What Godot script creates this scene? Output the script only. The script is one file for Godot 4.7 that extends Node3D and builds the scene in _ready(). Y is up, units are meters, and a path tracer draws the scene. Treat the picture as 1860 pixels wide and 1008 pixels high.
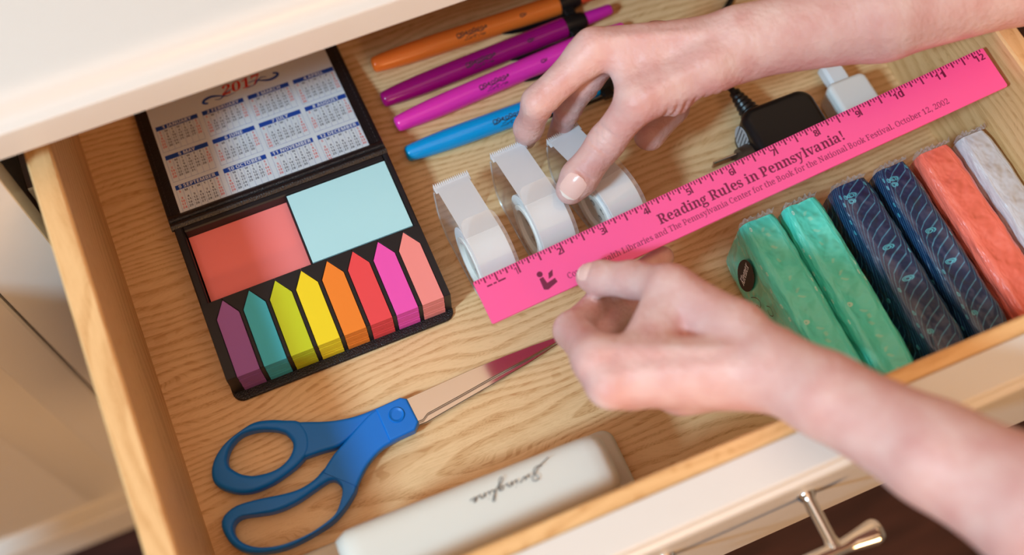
extends Node3D
# An open kitchen drawer seen from above: y = 0 is the drawer's floor, x runs along the drawer front, +z is towards the person who pulled it open.

var bunch := 0
var M := {}


# ---------------------------------------------------------------- mesh collecting
class Mb:
	var v := PackedVector3Array()
	var uv := PackedVector2Array()
	var g := PackedInt32Array()      # one smoothing group per triangle, -1 = flat
	var n := PackedVector3Array()    # ready-made normals (lettering) or zero
	func tri(a: Vector3, b: Vector3, c: Vector3, ua := Vector2.ZERO, ub := Vector2.ZERO, uc := Vector2.ZERO, grp := -1) -> void:
		v.append(a); v.append(b); v.append(c)
		uv.append(ua); uv.append(ub); uv.append(uc)
		g.append(grp)
	func quad(a: Vector3, b: Vector3, c: Vector3, d: Vector3, ua := Vector2.ZERO, ub := Vector2.ZERO, uc := Vector2.ZERO, ud := Vector2.ZERO, grp := -1) -> void:
		tri(a, b, c, ua, ub, uc, grp)
		tri(a, c, d, ua, uc, ud, grp)
	func outward(from: int) -> void:          # turns the triangles added since `from` so that their volume is positive
		var c := Vector3.ZERO
		for i in range(from, v.size()):
			c += v[i]
		c /= maxf(1.0, v.size() - from)
		var vol := 0.0
		for i in range(from, v.size(), 3):
			vol += (v[i] - c).dot((v[i + 1] - c).cross(v[i + 2] - c))
		if vol < 0.0:
			for i in range(from, v.size(), 3):
				var t := v[i + 1]; v[i + 1] = v[i + 2]; v[i + 2] = t
				var w := uv[i + 1]; uv[i + 1] = uv[i + 2]; uv[i + 2] = w
	func mesh(sharp := 42.0) -> ArrayMesh:
		var nn := PackedVector3Array(); nn.resize(v.size())
		var fn := PackedVector3Array(); fn.resize(v.size() / 3)
		var at := {}
		for t in v.size() / 3:
			var f := (v[t * 3 + 1] - v[t * 3]).cross(v[t * 3 + 2] - v[t * 3])
			fn[t] = f
			if g[t] >= 0:
				for k in 3:
					var p := v[t * 3 + k]
					var key := Vector4i(roundi(p.x * 4e5), roundi(p.y * 4e5), roundi(p.z * 4e5), g[t])
					if at.has(key): at[key].append(t)
					else: at[key] = PackedInt32Array([t])
		var lim := cos(deg_to_rad(sharp))
		for t in v.size() / 3:
			var f := fn[t].normalized()
			for k in 3:
				if g[t] < 0:
					nn[t * 3 + k] = f
					continue
				var p := v[t * 3 + k]
				var s := Vector3.ZERO
				for o in at[Vector4i(roundi(p.x * 4e5), roundi(p.y * 4e5), roundi(p.z * 4e5), g[t])]:
					if fn[o].normalized().dot(f) > lim: s += fn[o]
				nn[t * 3 + k] = s.normalized() if s.length_squared() > 0.0 else f
		var idx := PackedInt32Array(); idx.resize(v.size())
		for t in v.size() / 3:
			idx[t * 3] = t * 3; idx[t * 3 + 1] = t * 3 + 2; idx[t * 3 + 2] = t * 3 + 1
		var a := []; a.resize(Mesh.ARRAY_MAX)
		a[Mesh.ARRAY_VERTEX] = v; a[Mesh.ARRAY_NORMAL] = nn; a[Mesh.ARRAY_TEX_UV] = uv; a[Mesh.ARRAY_INDEX] = idx
		var m := ArrayMesh.new()
		m.add_surface_from_arrays(Mesh.PRIMITIVE_TRIANGLES, a)
		return m


func grp() -> int:
	bunch += 1
	return bunch


func put(mb: Mb, called: String, m: Material, parent: Node = self, sharp := 42.0) -> MeshInstance3D:
	return put_mesh(mb.mesh(sharp), called, m, parent)


func put_mesh(me: Mesh, called: String, m: Material, parent: Node = self) -> MeshInstance3D:
	var o := MeshInstance3D.new()
	o.name = called
	o.mesh = me
	o.material_override = m
	o.cast_shadow = GeometryInstance3D.SHADOW_CASTING_SETTING_ON
	parent.add_child(o, true)
	# built in world coordinates: take the base of the thing above back off
	var up := parent
	var base := Vector3.ZERO
	while up is Node3D and up != self:
		if up.has_meta("base"): base += up.get_meta("base")
		up = up.get_parent()
	if parent == self or not (parent is MeshInstance3D): o.position = -base
	return o


func numbered(called: String) -> String:
	if not has_node(NodePath(called)): return called
	var i := 1
	while has_node(NodePath("%s_%03d" % [called, i])): i += 1
	return "%s_%03d" % [called, i]


func thing(called: String, label: String, category: String, base := Vector3.ZERO, group := "") -> Node3D:
	var o := Node3D.new()
	o.name = numbered(called)
	add_child(o)
	o.position = base
	o.set_meta("base", base)
	tag(o, label, category, group)
	return o


func tag(o: Node, label: String, category: String, group := "") -> void:
	o.set_meta("label", label)
	o.set_meta("category", category)
	if group: o.set_meta("group", group)


func twin(o: Node3D, at: Vector3, turn: float, label: String) -> Node3D:
	var c: Node3D = o.duplicate()
	c.name = numbered(String(o.name))
	add_child(c)
	c.position = at
	c.rotation.y = turn
	c.set_meta("label", label)
	return c


func struct(mb: Mb, called: String, m: Material) -> MeshInstance3D:
	var o := put(mb, called, m)
	o.set_meta("kind", "structure")
	return o


# ---------------------------------------------------------------- shapes
func box(mb: Mb, lo: Vector3, hi: Vector3, bev := 0.0, grain := 0) -> void:
	# chamfered box; uv in metres, u along the grain axis
	var from := mb.v.size()
	var c := (lo + hi) / 2.0
	var h := (hi - lo) / 2.0
	bev = minf(bev, minf(h.x, minf(h.y, h.z)) * 0.98)
	var uvf := func(p: Vector3, ax: int) -> Vector2:
		var gx := grain if grain != ax else (ax + 1) % 3
		return Vector2(p[gx], p[3 - gx - ax])
	for ax in 3:
		var b1 := (ax + 1) % 3
		var b2 := (ax + 2) % 3
		for s in [-1.0, 1.0]:
			var pts := []
			for k in [[-1, -1], [1, -1], [1, 1], [-1, 1]]:
				var p := Vector3.ZERO
				p[ax] = s * h[ax]; p[b1] = k[0] * (h[b1] - bev); p[b2] = k[1] * (h[b2] - bev)
				pts.append(p + c)
			if s < 0.0: pts.reverse()
			mb.quad(pts[0], pts[1], pts[2], pts[3], uvf.call(pts[0], ax), uvf.call(pts[1], ax), uvf.call(pts[2], ax), uvf.call(pts[3], ax))
	if bev > 0.0:
		for ax in 3:                     # twelve edges, along ax
			var b1 := (ax + 1) % 3
			var b2 := (ax + 2) % 3
			for s in [-1.0, 1.0]:
				for t in [-1.0, 1.0]:
					var pts := []
					for k in [[-1, 0], [1, 0], [1, 1], [-1, 1]]:
						var p := Vector3.ZERO
						p[ax] = k[0] * (h[ax] - bev)
						p[b1] = s * (h[b1] - bev * k[1]); p[b2] = t * (h[b2] - bev * (1 - k[1]))
						pts.append(p + c)
					if s * t > 0.0: pts.reverse()
					mb.quad(pts[0], pts[1], pts[2], pts[3], uvf.call(pts[0], b1), uvf.call(pts[1], b1), uvf.call(pts[2], b1), uvf.call(pts[3], b1))
		for sx in [-1.0, 1.0]:
			for sy in [-1.0, 1.0]:
				for sz in [-1.0, 1.0]:
					var a := c + Vector3(sx * h.x, sy * (h.y - bev), sz * (h.z - bev))
					var b := c + Vector3(sx * (h.x - bev), sy * h.y, sz * (h.z - bev))
					var d := c + Vector3(sx * (h.x - bev), sy * (h.y - bev), sz * h.z)
					if sx * sy * sz > 0.0: mb.tri(a, b, d)
					else: mb.tri(a, d, b)


func loft(mb: Mb, rings: Array, caps := true, around := true, uvs := Vector2(1, 1), closed_path := false) -> void:
	# rings of equal point counts, joined one to the next
	var from := mb.v.size()
	var id := grp()
	var n: int = rings[0].size()
	var last := n if around else n - 1
	var steps := rings.size() if closed_path else rings.size() - 1
	var along := 0.0
	for i in steps:
		var a: PackedVector3Array = rings[i]
		var b: PackedVector3Array = rings[(i + 1) % rings.size()]
		var step := 1.0 / steps
		for j in last:
			var k := (j + 1) % n
			var v0 := float(j) / last * uvs.y
			var v1 := float(j + 1) / last * uvs.y
			mb.quad(a[j], a[k], b[k], b[j], Vector2(along * uvs.x, v0), Vector2(along * uvs.x, v1), Vector2((along + step) * uvs.x, v1), Vector2((along + step) * uvs.x, v0), id)
		along += step
	if caps and around and not closed_path:
		for e in [0, rings.size() - 1]:
			var r: PackedVector3Array = rings[e]
			var c := Vector3.ZERO
			for p in r: c += p
			c /= n
			for j in n:
				if e == 0: mb.tri(c, r[(j + 1) % n], r[j], Vector2.ZERO, Vector2.ZERO, Vector2.ZERO, id)
				else: mb.tri(c, r[j], r[(j + 1) % n], Vector2.ZERO, Vector2.ZERO, Vector2.ZERO, id)
	if around: mb.outward(from)


func frame(dir: Vector3) -> Array:
	var a := dir.cross(Vector3.UP if absf(dir.y) < 0.9 else Vector3.RIGHT).normalized()
	return [a, dir.cross(a).normalized()]


func lathe(mb: Mb, prof: Array, at: Vector3, axis: Vector3, sides := 24) -> void:
	# prof: [distance along the axis, radius] pairs
	var f := frame(axis.normalized())
	var rings := []
	for p in prof:
		var r := PackedVector3Array()
		for j in sides:
			var t := TAU * j / sides
			r.append(at + axis.normalized() * p[0] + (f[0] * cos(t) + f[1] * sin(t)) * maxf(p[1], 1e-5))
		rings.append(r)
	loft(mb, rings)


func tube(mb: Mb, pts: Array, radii: Array, sides := 12, closed := false) -> void:
	var rings := []
	var a := Vector3.ZERO
	for i in pts.size():
		var d: Vector3 = (pts[mini(i + 1, pts.size() - 1)] - pts[maxi(i - 1, 0)]).normalized()
		if a == Vector3.ZERO: a = frame(d)[0]
		a = (a - d * a.dot(d)).normalized()
		var b := d.cross(a)
		var r := PackedVector3Array()
		for j in sides:
			var t := TAU * j / sides
			r.append(pts[i] + (a * cos(t) + b * sin(t)) * radii[i % radii.size()])
		rings.append(r)
	loft(mb, rings)


func curve(pts: Array, n: int, closed := false) -> Array:
	# Catmull-Rom through the points, resampled evenly to n
	var fine := []
	var m := pts.size()
	for i in (m if closed else m - 1):
		var p0 = pts[(i - 1 + m) % m] if closed else pts[maxi(i - 1, 0)]
		var p1 = pts[i]
		var p2 = pts[(i + 1) % m]
		var p3 = pts[(i + 2) % m] if closed else pts[mini(i + 2, m - 1)]
		for k in 12:
			var t := k / 12.0
			fine.append(0.5 * ((2.0 * p1) + (p2 - p0) * t + (2.0 * p0 - 5.0 * p1 + 4.0 * p2 - p3) * t * t + (3.0 * p1 - p0 - 3.0 * p2 + p3) * t * t * t))
	fine.append(pts[0] if closed else pts[m - 1])
	var len := [0.0]
	for i in range(1, fine.size()): len.append(len[-1] + fine[i].distance_to(fine[i - 1]))
	var out := []
	var j := 0
	for i in n:
		var want: float = len[-1] * i / (n if closed else n - 1)
		while j < fine.size() - 2 and len[j + 1] < want: j += 1
		var w: float = (want - len[j]) / maxf(len[j + 1] - len[j], 1e-9)
		out.append(fine[j].lerp(fine[j + 1], clampf(w, 0.0, 1.0)))
	return out


func pairs(l: Array, scale := 0.001) -> Array:
	var o := []
	for i in range(0, l.size(), 2): o.append(Vector2(l[i], l[i + 1]) * scale)
	return o


func rounded(lo: Vector2, hi: Vector2, r: float, n := 6) -> Array:
	var o := []
	for c in [[hi.x - r, hi.y - r, 0.0], [lo.x + r, hi.y - r, 90.0], [lo.x + r, lo.y + r, 180.0], [hi.x - r, lo.y + r, 270.0]]:
		for k in n + 1:
			var t := deg_to_rad(c[2] + 90.0 * k / n)
			o.append(Vector2(c[0] + r * cos(t), c[1] + r * sin(t)))
	return o


func inset(poly: Array, d: float) -> Array:
	var o := []
	var m := poly.size()
	var area := 0.0
	for i in m: area += poly[i].cross(poly[(i + 1) % m])
	var s := signf(area)
	for i in m:
		var e0: Vector2 = (poly[i] - poly[(i - 1 + m) % m]).normalized()
		var e1: Vector2 = (poly[(i + 1) % m] - poly[i]).normalized()
		var nn := (Vector2(-e0.y, e0.x) + Vector2(-e1.y, e1.x)) * s
		o.append(poly[i] + nn.normalized() * d / maxf(0.5, nn.length() / 2.0))
	return o


func prism(mb: Mb, poly: Array, y0: float, y1: float, bev := 0.0005, steps := 1, uvs := 1.0) -> void:
	# a flat outline (x, z) given a height, its rims rounded or chamfered
	var from := mb.v.size()
	var id := grp()
	var rings := []
	for k in range(steps, -1, -1):
		var t := PI / 2.0 * k / steps
		rings.append([inset(poly, bev * (1.0 - cos(t))) if k else poly, y0 + bev * (1.0 - sin(t))])
	for k in steps + 1:
		var t := PI / 2.0 * k / steps
		rings.append([inset(poly, bev * (1.0 - cos(t))) if k else poly, y1 - bev * (1.0 - sin(t))])
	var m := poly.size()
	for i in rings.size() - 1:
		var a: Array = rings[i][0]
		var b: Array = rings[i + 1][0]
		for j in m:
			var k := (j + 1) % m
			var p := [Vector3(a[j].x, rings[i][1], a[j].y), Vector3(a[k].x, rings[i][1], a[k].y), Vector3(b[k].x, rings[i + 1][1], b[k].y), Vector3(b[j].x, rings[i + 1][1], b[j].y)]
			mb.quad(p[3], p[2], p[1], p[0], Vector2(p[3].x, p[3].z) * uvs, Vector2(p[2].x, p[2].z) * uvs, Vector2(p[1].x, p[1].z) * uvs, Vector2(p[0].x, p[0].z) * uvs, id)
	var flip := 0.0
	for i in m: flip += poly[i].cross(poly[(i + 1) % m])
	for e in [0, rings.size() - 1]:
		var r: Array = rings[e][0]
		var tr := Geometry2D.triangulate_polygon(PackedVector2Array(r))
		for i in range(0, tr.size(), 3):
			var t := [r[tr[i]], r[tr[i + 1]], r[tr[i + 2]]]
			var ccw: bool = (t[1] - t[0]).cross(t[2] - t[0]) * flip > 0.0
			if ccw != (e == 0): t.reverse()
			mb.tri(Vector3(t[0].x, rings[e][1], t[0].y), Vector3(t[1].x, rings[e][1], t[1].y), Vector3(t[2].x, rings[e][1], t[2].y), t[0] * uvs, t[1] * uvs, t[2] * uvs, id)
	mb.outward(from)


func strap(mb: Mb, a: Array, b: Array, y0: float, y1: float, bev: float, closed: bool) -> void:
	# a moulded strap between two outlines (x, z), rounded on all four edges
	var rings := []
	for i in a.size():
		var p := Vector3(a[i].x, 0, a[i].y)
		var q := Vector3(b[i].x, 0, b[i].y)
		var d := (q - p).normalized()
		var w := minf(bev, p.distance_to(q) * 0.45)
		var r := PackedVector3Array()
		for e in [[p, d], [q, -d]]:
			var side := []
			for k in 4:
				var t := PI / 6.0 * k
				side.append(e[0] + e[1] * w * (1.0 - sin(t)) + Vector3.UP * (y0 + bev * (1.0 - cos(t))))
			for k in 4:
				var t := PI / 6.0 * k
				side.append(e[0] + e[1] * w * (1.0 - cos(t)) + Vector3.UP * (y1 - bev * (1.0 - sin(t))))
			if e[1] != d: side.reverse()
			for x in side: r.append(x)
		rings.append(r)
	loft(mb, rings, true, true, Vector2(1, 1), closed)


func ribbon(mb: Mb, pts: Array, nor: Vector3, width: float, widths := []) -> void:
	# a printed line: one mitred strip
	var l := []
	var m := pts.size()
	for i in m:
		var d: Vector3 = (pts[mini(i + 1, m - 1)] - pts[maxi(i - 1, 0)]).normalized()
		var w := width
		if widths.size():
			var k: float = float(i) / (m - 1) * (widths.size() - 1)
			w = width * lerpf(widths[int(k)], widths[mini(int(k) + 1, widths.size() - 1)], k - int(k))
		l.append(nor.cross(d).normalized() * w / 2.0)
	for i in m - 1:
		mb.quad(pts[i] + l[i], pts[i] - l[i], pts[i + 1] - l[i + 1], pts[i + 1] + l[i + 1])


var fonts := {}
func letters(mb: Mb, what: String, xf: Transform3D, cap: float, font := "Droid Sans", bold := false, wide := 0.0, slant := 0.0, align := 0) -> void:
	# flat lettering: xf gives the baseline start, x = reading direction, y = up, z = off the surface; cap = height of a capital; wide = total width if given
	var key := font + str(bold)
	if not fonts.has(key):
		var f := SystemFont.new()
		f.font_names = PackedStringArray([font])
		f.font_weight = 700 if bold else 400
		fonts[key] = f
	var t := TextMesh.new()
	t.font = fonts[key]
	t.text = what
	t.font_size = 32
	t.pixel_size = 0.01          # scaled below: very small sizes are not kept
	t.depth = 0.0
	t.curve_step = 4.0
	t.horizontal_alignment = HORIZONTAL_ALIGNMENT_LEFT
	t.vertical_alignment = VERTICAL_ALIGNMENT_BOTTOM
	var a := t.get_mesh_arrays()
	var vs: PackedVector3Array = a[Mesh.ARRAY_VERTEX]
	if vs.is_empty(): return
	var lo := vs[0]
	var hi := vs[0]
	for p in vs: lo = lo.min(p); hi = hi.max(p)
	# bottom alignment puts the descent under the baseline
	var k := wide / ((hi.x - lo.x) * cap / (0.71 * 32.0 * 0.01)) if wide > 0.0 else 1.0
	var shift := -lo.x if align == 0 else -(lo.x + hi.x) / 2.0
	var unit := cap / (0.71 * 32.0 * 0.01)
	var drop: float = fonts[key].get_descent(32) * t.pixel_size * unit
	var idx = a[Mesh.ARRAY_INDEX]
	var ids: PackedInt32Array = idx if idx != null and idx.size() else PackedInt32Array(range(vs.size()))
	for i in range(0, ids.size(), 3):
		var w := []
		for j in 3:
			var p := vs[ids[i + j]]
			var y := p.y * unit - drop
			w.append(xf * Vector3((p.x + shift) * unit * k + y * slant, y, 0.0))
		mb.tri(w[0], w[2], w[1])


func plane_xf(at: Vector3, right: Vector3, up: Vector3) -> Transform3D:
	return Transform3D(Basis(right, up, right.cross(up)), at)


# ---------------------------------------------------------------- skin: tapered capsules joined by smooth minima, meshed as surface nets
func skin(groups: Array, creases: Array, cell: float) -> ArrayMesh:
	var A := PackedVector3Array(); var D := PackedVector3Array()
	var ra := PackedFloat32Array(); var dr := PackedFloat32Array(); var il := PackedFloat32Array(); var gi := PackedInt32Array(); var soft := PackedFloat32Array()
	var lo := Vector3.INF; var hi := -Vector3.INF
	for g in groups.size():
		soft.append(groups[g].s)
		for b in groups[g].b:
			A.append(b[0]); D.append(b[1] - b[0]); ra.append(b[2]); dr.append(b[3] - b[2])
			il.append(1.0 / maxf((b[1] - b[0]).length_squared(), 1e-9)); gi.append(g)
			var m: float = maxf(b[2], b[3]) + 0.006
			lo = lo.min(b[0] - Vector3.ONE * m).min(b[1] - Vector3.ONE * m)
			hi = hi.max(b[0] + Vector3.ONE * m).max(b[1] + Vector3.ONE * m)
	const N := 8
	var size := (hi - lo) / (cell * N)
	var nb := Vector3i(ceili(size.x), ceili(size.y), ceili(size.z))
	var NY := nb.y * N + 1
	var NZ := nb.z * N + 1
	var hd := cell * N * 0.87
	var sf := 0.0015
	var vert := {}
	var mask := {}
	var out := PackedVector3Array()
	var field := PackedFloat32Array(); field.resize(9 * 9 * 9)
	for bx in nb.x:
		for by in nb.y:
			for bz in nb.z:
				var o := lo + Vector3(bx, by, bz) * cell * N
				var c := o + Vector3.ONE * cell * N / 2.0
				var near := PackedInt32Array()
				var best := 1e9
				for i in A.size():
					var pa := c - A[i]
					var t := clampf(pa.dot(D[i]) * il[i], 0.0, 1.0)
					var d := (pa - D[i] * t).length() - ra[i] - dr[i] * t
					if d < hd + 0.034: near.append(i)
					best = minf(best, d)
				if best > hd + 0.008 or best < -hd - 0.006: continue
				var cr := []
				for e in creases:
					if e[0].distance_to(c) < hd + e[4] * 2.0: cr.append(e)
				var q := 0
				for x in 9:
					for y in 9:
						for z in 9:
							var p := lo + Vector3(bx * N + x, by * N + y, bz * N + z) * cell
							var total := 0.0
							var cur := -1
							var sum := 0.0
							for i in near:
								if gi[i] != cur:
									if sum > 0.0: total += pow(sum, soft[cur] / sf)
									cur = gi[i]; sum = 0.0
								var pa := p - A[i]
								var t := clampf(pa.dot(D[i]) * il[i], 0.0, 1.0)
								var d := (pa - D[i] * t).length() - ra[i] - dr[i] * t
								sum += exp(-d / soft[cur])
							if sum > 0.0: total += pow(sum, soft[cur] / sf)
							var f := 1.0 if total <= 1e-12 else -sf * log(total)
							for e in cr:          # [centre, direction across the crease, depth, half width, reach]
								var r: Vector3 = p - e[0]
								var t: float = r.dot(e[1])
								var far: float = (r - e[1] * t).length() / e[4]
								if far < 2.0 and absf(t) < e[3] * 4.0: f += e[2] * exp(-t * t / (e[3] * e[3])) * exp(-far * far * far * far)
							field[q] = f
							q += 1
				for x in N:
					for y in N:
						for z in N:
							var i0 := (x * 9 + y) * 9 + z
							var w := [field[i0], field[i0 + 81], field[i0 + 9], field[i0 + 90], field[i0 + 1], field[i0 + 82], field[i0 + 10], field[i0 + 91]]
							var bits := 0
							for k in 8:
								if w[k] < 0.0: bits |= 1 << k
							if bits == 0 or bits == 255: continue
							var s := Vector3.ZERO
							var cnt := 0
							for e in [[0, 1], [2, 3], [4, 5], [6, 7], [0, 2], [1, 3], [4, 6], [5, 7], [0, 4], [1, 5], [2, 6], [3, 7]]:
								var f0: float = w[e[0]]
								var f1: float = w[e[1]]
								if (f0 < 0.0) != (f1 < 0.0):
									var t := f0 / (f0 - f1)
									var c0 := Vector3(e[0] & 1, e[0] >> 1 & 1, e[0] >> 2)
									var c1 := Vector3(e[1] & 1, e[1] >> 1 & 1, e[1] >> 2)
									s += c0.lerp(c1, t)
									cnt += 1
							var key := ((bx * N + x) * NY + by * N + y) * NZ + bz * N + z
							vert[key] = out.size()
							mask[key] = bits
							out.append(o + (Vector3(x, y, z) + s / cnt) * cell)
	var idx := PackedInt32Array()
	var sx := NY * NZ
	for key in vert:
		var b: int = mask[key]
		var in0 := b & 1
		for e in [[2, NZ, 1], [4, 1, sx], [16, sx, NZ]]:   # edges from corner 0 along x, y, z
			var in1: int = 1 if b & e[0] else 0
			if in0 == in1: continue
			var k1: int = key - e[1]
			var k2: int = key - e[1] - e[2]
			var k3: int = key - e[2]
			if not (vert.has(k1) and vert.has(k2) and vert.has(k3)): continue
			var qd := [vert[key], vert[k1], vert[k2], vert[k3]]
			if in0: qd.reverse()
			idx.append_array(PackedInt32Array([qd[0], qd[1], qd[2], qd[0], qd[2], qd[3]]))
	var nn := PackedVector3Array(); nn.resize(out.size())
	for i in range(0, idx.size(), 3):
		var f := (out[idx[i + 2]] - out[idx[i]]).cross(out[idx[i + 1]] - out[idx[i]])
		for k in 3: nn[idx[i + k]] += f
	for i in nn.size(): nn[i] = nn[i].normalized()
	var a := []; a.resize(Mesh.ARRAY_MAX)
	a[Mesh.ARRAY_VERTEX] = out; a[Mesh.ARRAY_NORMAL] = nn; a[Mesh.ARRAY_INDEX] = idx
	var m := ArrayMesh.new()
	m.add_surface_from_arrays(Mesh.PRIMITIVE_TRIANGLES, a)
	return m


func nail(at: Vector3, dir: Vector3, nor: Vector3, width: float, length: float, r: float, parent: Node) -> void:
	# a curved plate growing towards the finger tip
	var side := dir.cross(nor).normalized()
	nor = side.cross(dir).normalized()
	var mb := Mb.new()
	var rings := []
	for i in 9:
		var v := i / 8.0
		var k := sqrt(maxf(0.0, 1.0 - pow(absf(v * 2.0 - 1.0), 3.2)))
		var ring := PackedVector3Array()
		for j in 11:
			var u := j / 10.0 * 2.0 - 1.0
			var t := u * (0.25 + 0.75 * k) * width / 2.0 / r
			ring.append(at + dir * (v - 0.5) * length + side * sin(t) * r + nor * ((cos(t) - 1.0) * r - 0.0012 * (v - 0.4) * (v - 0.4) * 4.0))
		rings.append(ring)
	var thick := []
	for ring in rings:
		var whole := PackedVector3Array(ring)
		for j in range(10, -1, -1): whole.append(ring[j] - nor * 0.0009)
		thick.append(whole)
	loft(mb, thick)
	var fn := put(mb, "fingernail", M.nail, parent)
	# its pale free edge
	var eg := Mb.new()
	var er := []
	for i in [7, 8]:
		var whole := PackedVector3Array()
		for j in 11: whole.append(rings[i][j] + nor * 0.00012 + dir * 0.0003)
		for j in range(10, -1, -1): whole.append(rings[i][j] - nor * 0.0004 + dir * 0.0003)
		er.append(whole)
	loft(eg, er)
	put(eg, "nail_edge", M.nail_edge, fn)


# ---------------------------------------------------------------- materials
func mat(c: Color, rough := 0.6, spec := 0.5) -> StandardMaterial3D:
	var m := StandardMaterial3D.new()
	m.albedo_color = c
	m.roughness = rough
	m.metallic_specular = spec
	return m


func rgb(r: int, g: int, b: int) -> Color:
	return Color8(r, g, b)


func noise_tex(freq: float, oct := 4, size := 512, bump := false, strength := 4.0, seed_ := 1) -> NoiseTexture2D:
	var n := FastNoiseLite.new()
	n.noise_type = FastNoiseLite.TYPE_SIMPLEX_SMOOTH
	n.frequency = freq
	n.fractal_octaves = oct
	n.seed = seed_
	var t := NoiseTexture2D.new()
	t.width = size; t.height = size
	t.seamless = true
	t.noise = n
	t.as_normal_map = bump
	t.bump_strength = strength
	return t


func ramp(t: NoiseTexture2D, a: Color, b: Color) -> NoiseTexture2D:
	var g := Gradient.new()
	g.set_color(0, a); g.set_color(1, b)
	t.color_ramp = g
	return t


func oak(w: int, h: int, span: Vector2, centre: Vector2, ring: float, light: Color, dark: Color, seed_: int) -> ImageTexture:
	# plain-sawn oak: growth rings cut at a slant make arches, with short dark pores along the grain
	var n1 := FastNoiseLite.new(); n1.seed = seed_; n1.frequency = 1.0; n1.fractal_octaves = 3
	var n2 := FastNoiseLite.new(); n2.seed = seed_ + 7; n2.frequency = 1.0; n2.fractal_octaves = 2
	var n3 := FastNoiseLite.new(); n3.seed = seed_ + 13; n3.frequency = 1.0; n3.fractal_octaves = 1
	var data := PackedByteArray(); data.resize(w * h * 3)
	var i := 0
	for y in h:
		var z := (y + 0.5) / h * span.y
		for x in w:
			var u := (x + 0.5) / w * span.x
			var warp := n1.get_noise_2d(u * 3.2, z * 11.0)
			var dz := z - centre.y + warp * 0.016
			var dep := 0.018 + 0.16 * absf(u - centre.x)
			var r := sqrt(dz * dz + dep * dep * 0.16)
			var ph := r / ring + n2.get_noise_2d(u * 16.0, z * 60.0) * 0.22
			var f := ph - floorf(ph)
			var late := smoothstep(0.35, 0.8, f) * (1.0 - smoothstep(0.9, 1.0, f))
			var pore := n3.get_noise_2d(u * 75.0, z * 1500.0 + n2.get_noise_2d(u * 9.0, z * 40.0) * 12.0)
			var dash := smoothstep(0.12, 0.5, pore) * (0.35 + 0.65 * late)
			var fine := n3.get_noise_2d(u * 40.0 + 50.0, z * 900.0)
			var k := clampf(0.36 * late + 0.40 * dash + 0.10 * fine + 0.14 * n1.get_noise_2d(u * 3.0, z * 9.0), 0.0, 1.0)
			var c := light.lerp(dark, k)
			data[i] = int(c.r * 255.0); data[i + 1] = int(c.g * 255.0); data[i + 2] = int(c.b * 255.0)
			i += 3
	return ImageTexture.create_from_image(Image.create_from_data(w, h, false, Image.FORMAT_RGB8, data))


func wood(tex: Texture2D, span: Vector2, off := Vector2.ZERO, tint := Color.WHITE) -> StandardMaterial3D:
	var m := mat(tint, 0.5, 0.45)
	m.albedo_texture = tex
	m.uv1_scale = Vector3(1.0 / span.x, 1.0 / span.y, 1)
	m.uv1_offset = Vector3(off.x, off.y, 0)
	return m


func glass(c: Color, a: float, rough := 0.08) -> StandardMaterial3D:
	var m := mat(Color(c, a), rough, 0.5)
	m.transparency = BaseMaterial3D.TRANSPARENCY_ALPHA
	m.cull_mode = BaseMaterial3D.CULL_DISABLED
	return m


func dot(im: Image, x: float, y: float, r: float, c: Color) -> void:
	var w := im.get_width()
	var h := im.get_height()
	for j in range(floori(y - r - 1), ceili(y + r + 1)):
		for i in range(floori(x - r - 1), ceili(x + r + 1)):
			var cov := clampf(r - Vector2(i + 0.5 - x, j + 0.5 - y).length() + 0.5, 0.0, 1.0) * c.a
			if cov > 0.0:
				var px := posmod(i, w)
				var py := posmod(j, h)
				im.set_pixel(px, py, im.get_pixel(px, py).lerp(Color(c, 1), cov))


func line(im: Image, a: Vector2, b: Vector2, r: float, c: Color) -> void:
	var n := ceili(a.distance_to(b) / maxf(0.6, r))
	for k in n + 1: dot(im, lerpf(a.x, b.x, k / float(n)), lerpf(a.y, b.y, k / float(n)), r, c)


func spiral(im: Image, at: Vector2, size: float, c: Color) -> void:
	var last := at
	for k in 30:
		var t := k / 29.0 * TAU * 1.9
		var p := at + Vector2(cos(t), sin(t)) * size * (0.25 + 0.75 * k / 29.0)
		if k: line(im, last, p, 0.9, c)
		last = p


# ---------------------------------------------------------------- the scene
func _ready() -> void:
	camera_and_light()
	materials()
	room()
	cabinet()
	drawer()
	note_case()
	markers()
	tape_dispensers()
	scissors()
	stapler()
	tissue_packs()
	chargers()
	ruler()
	person()


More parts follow.
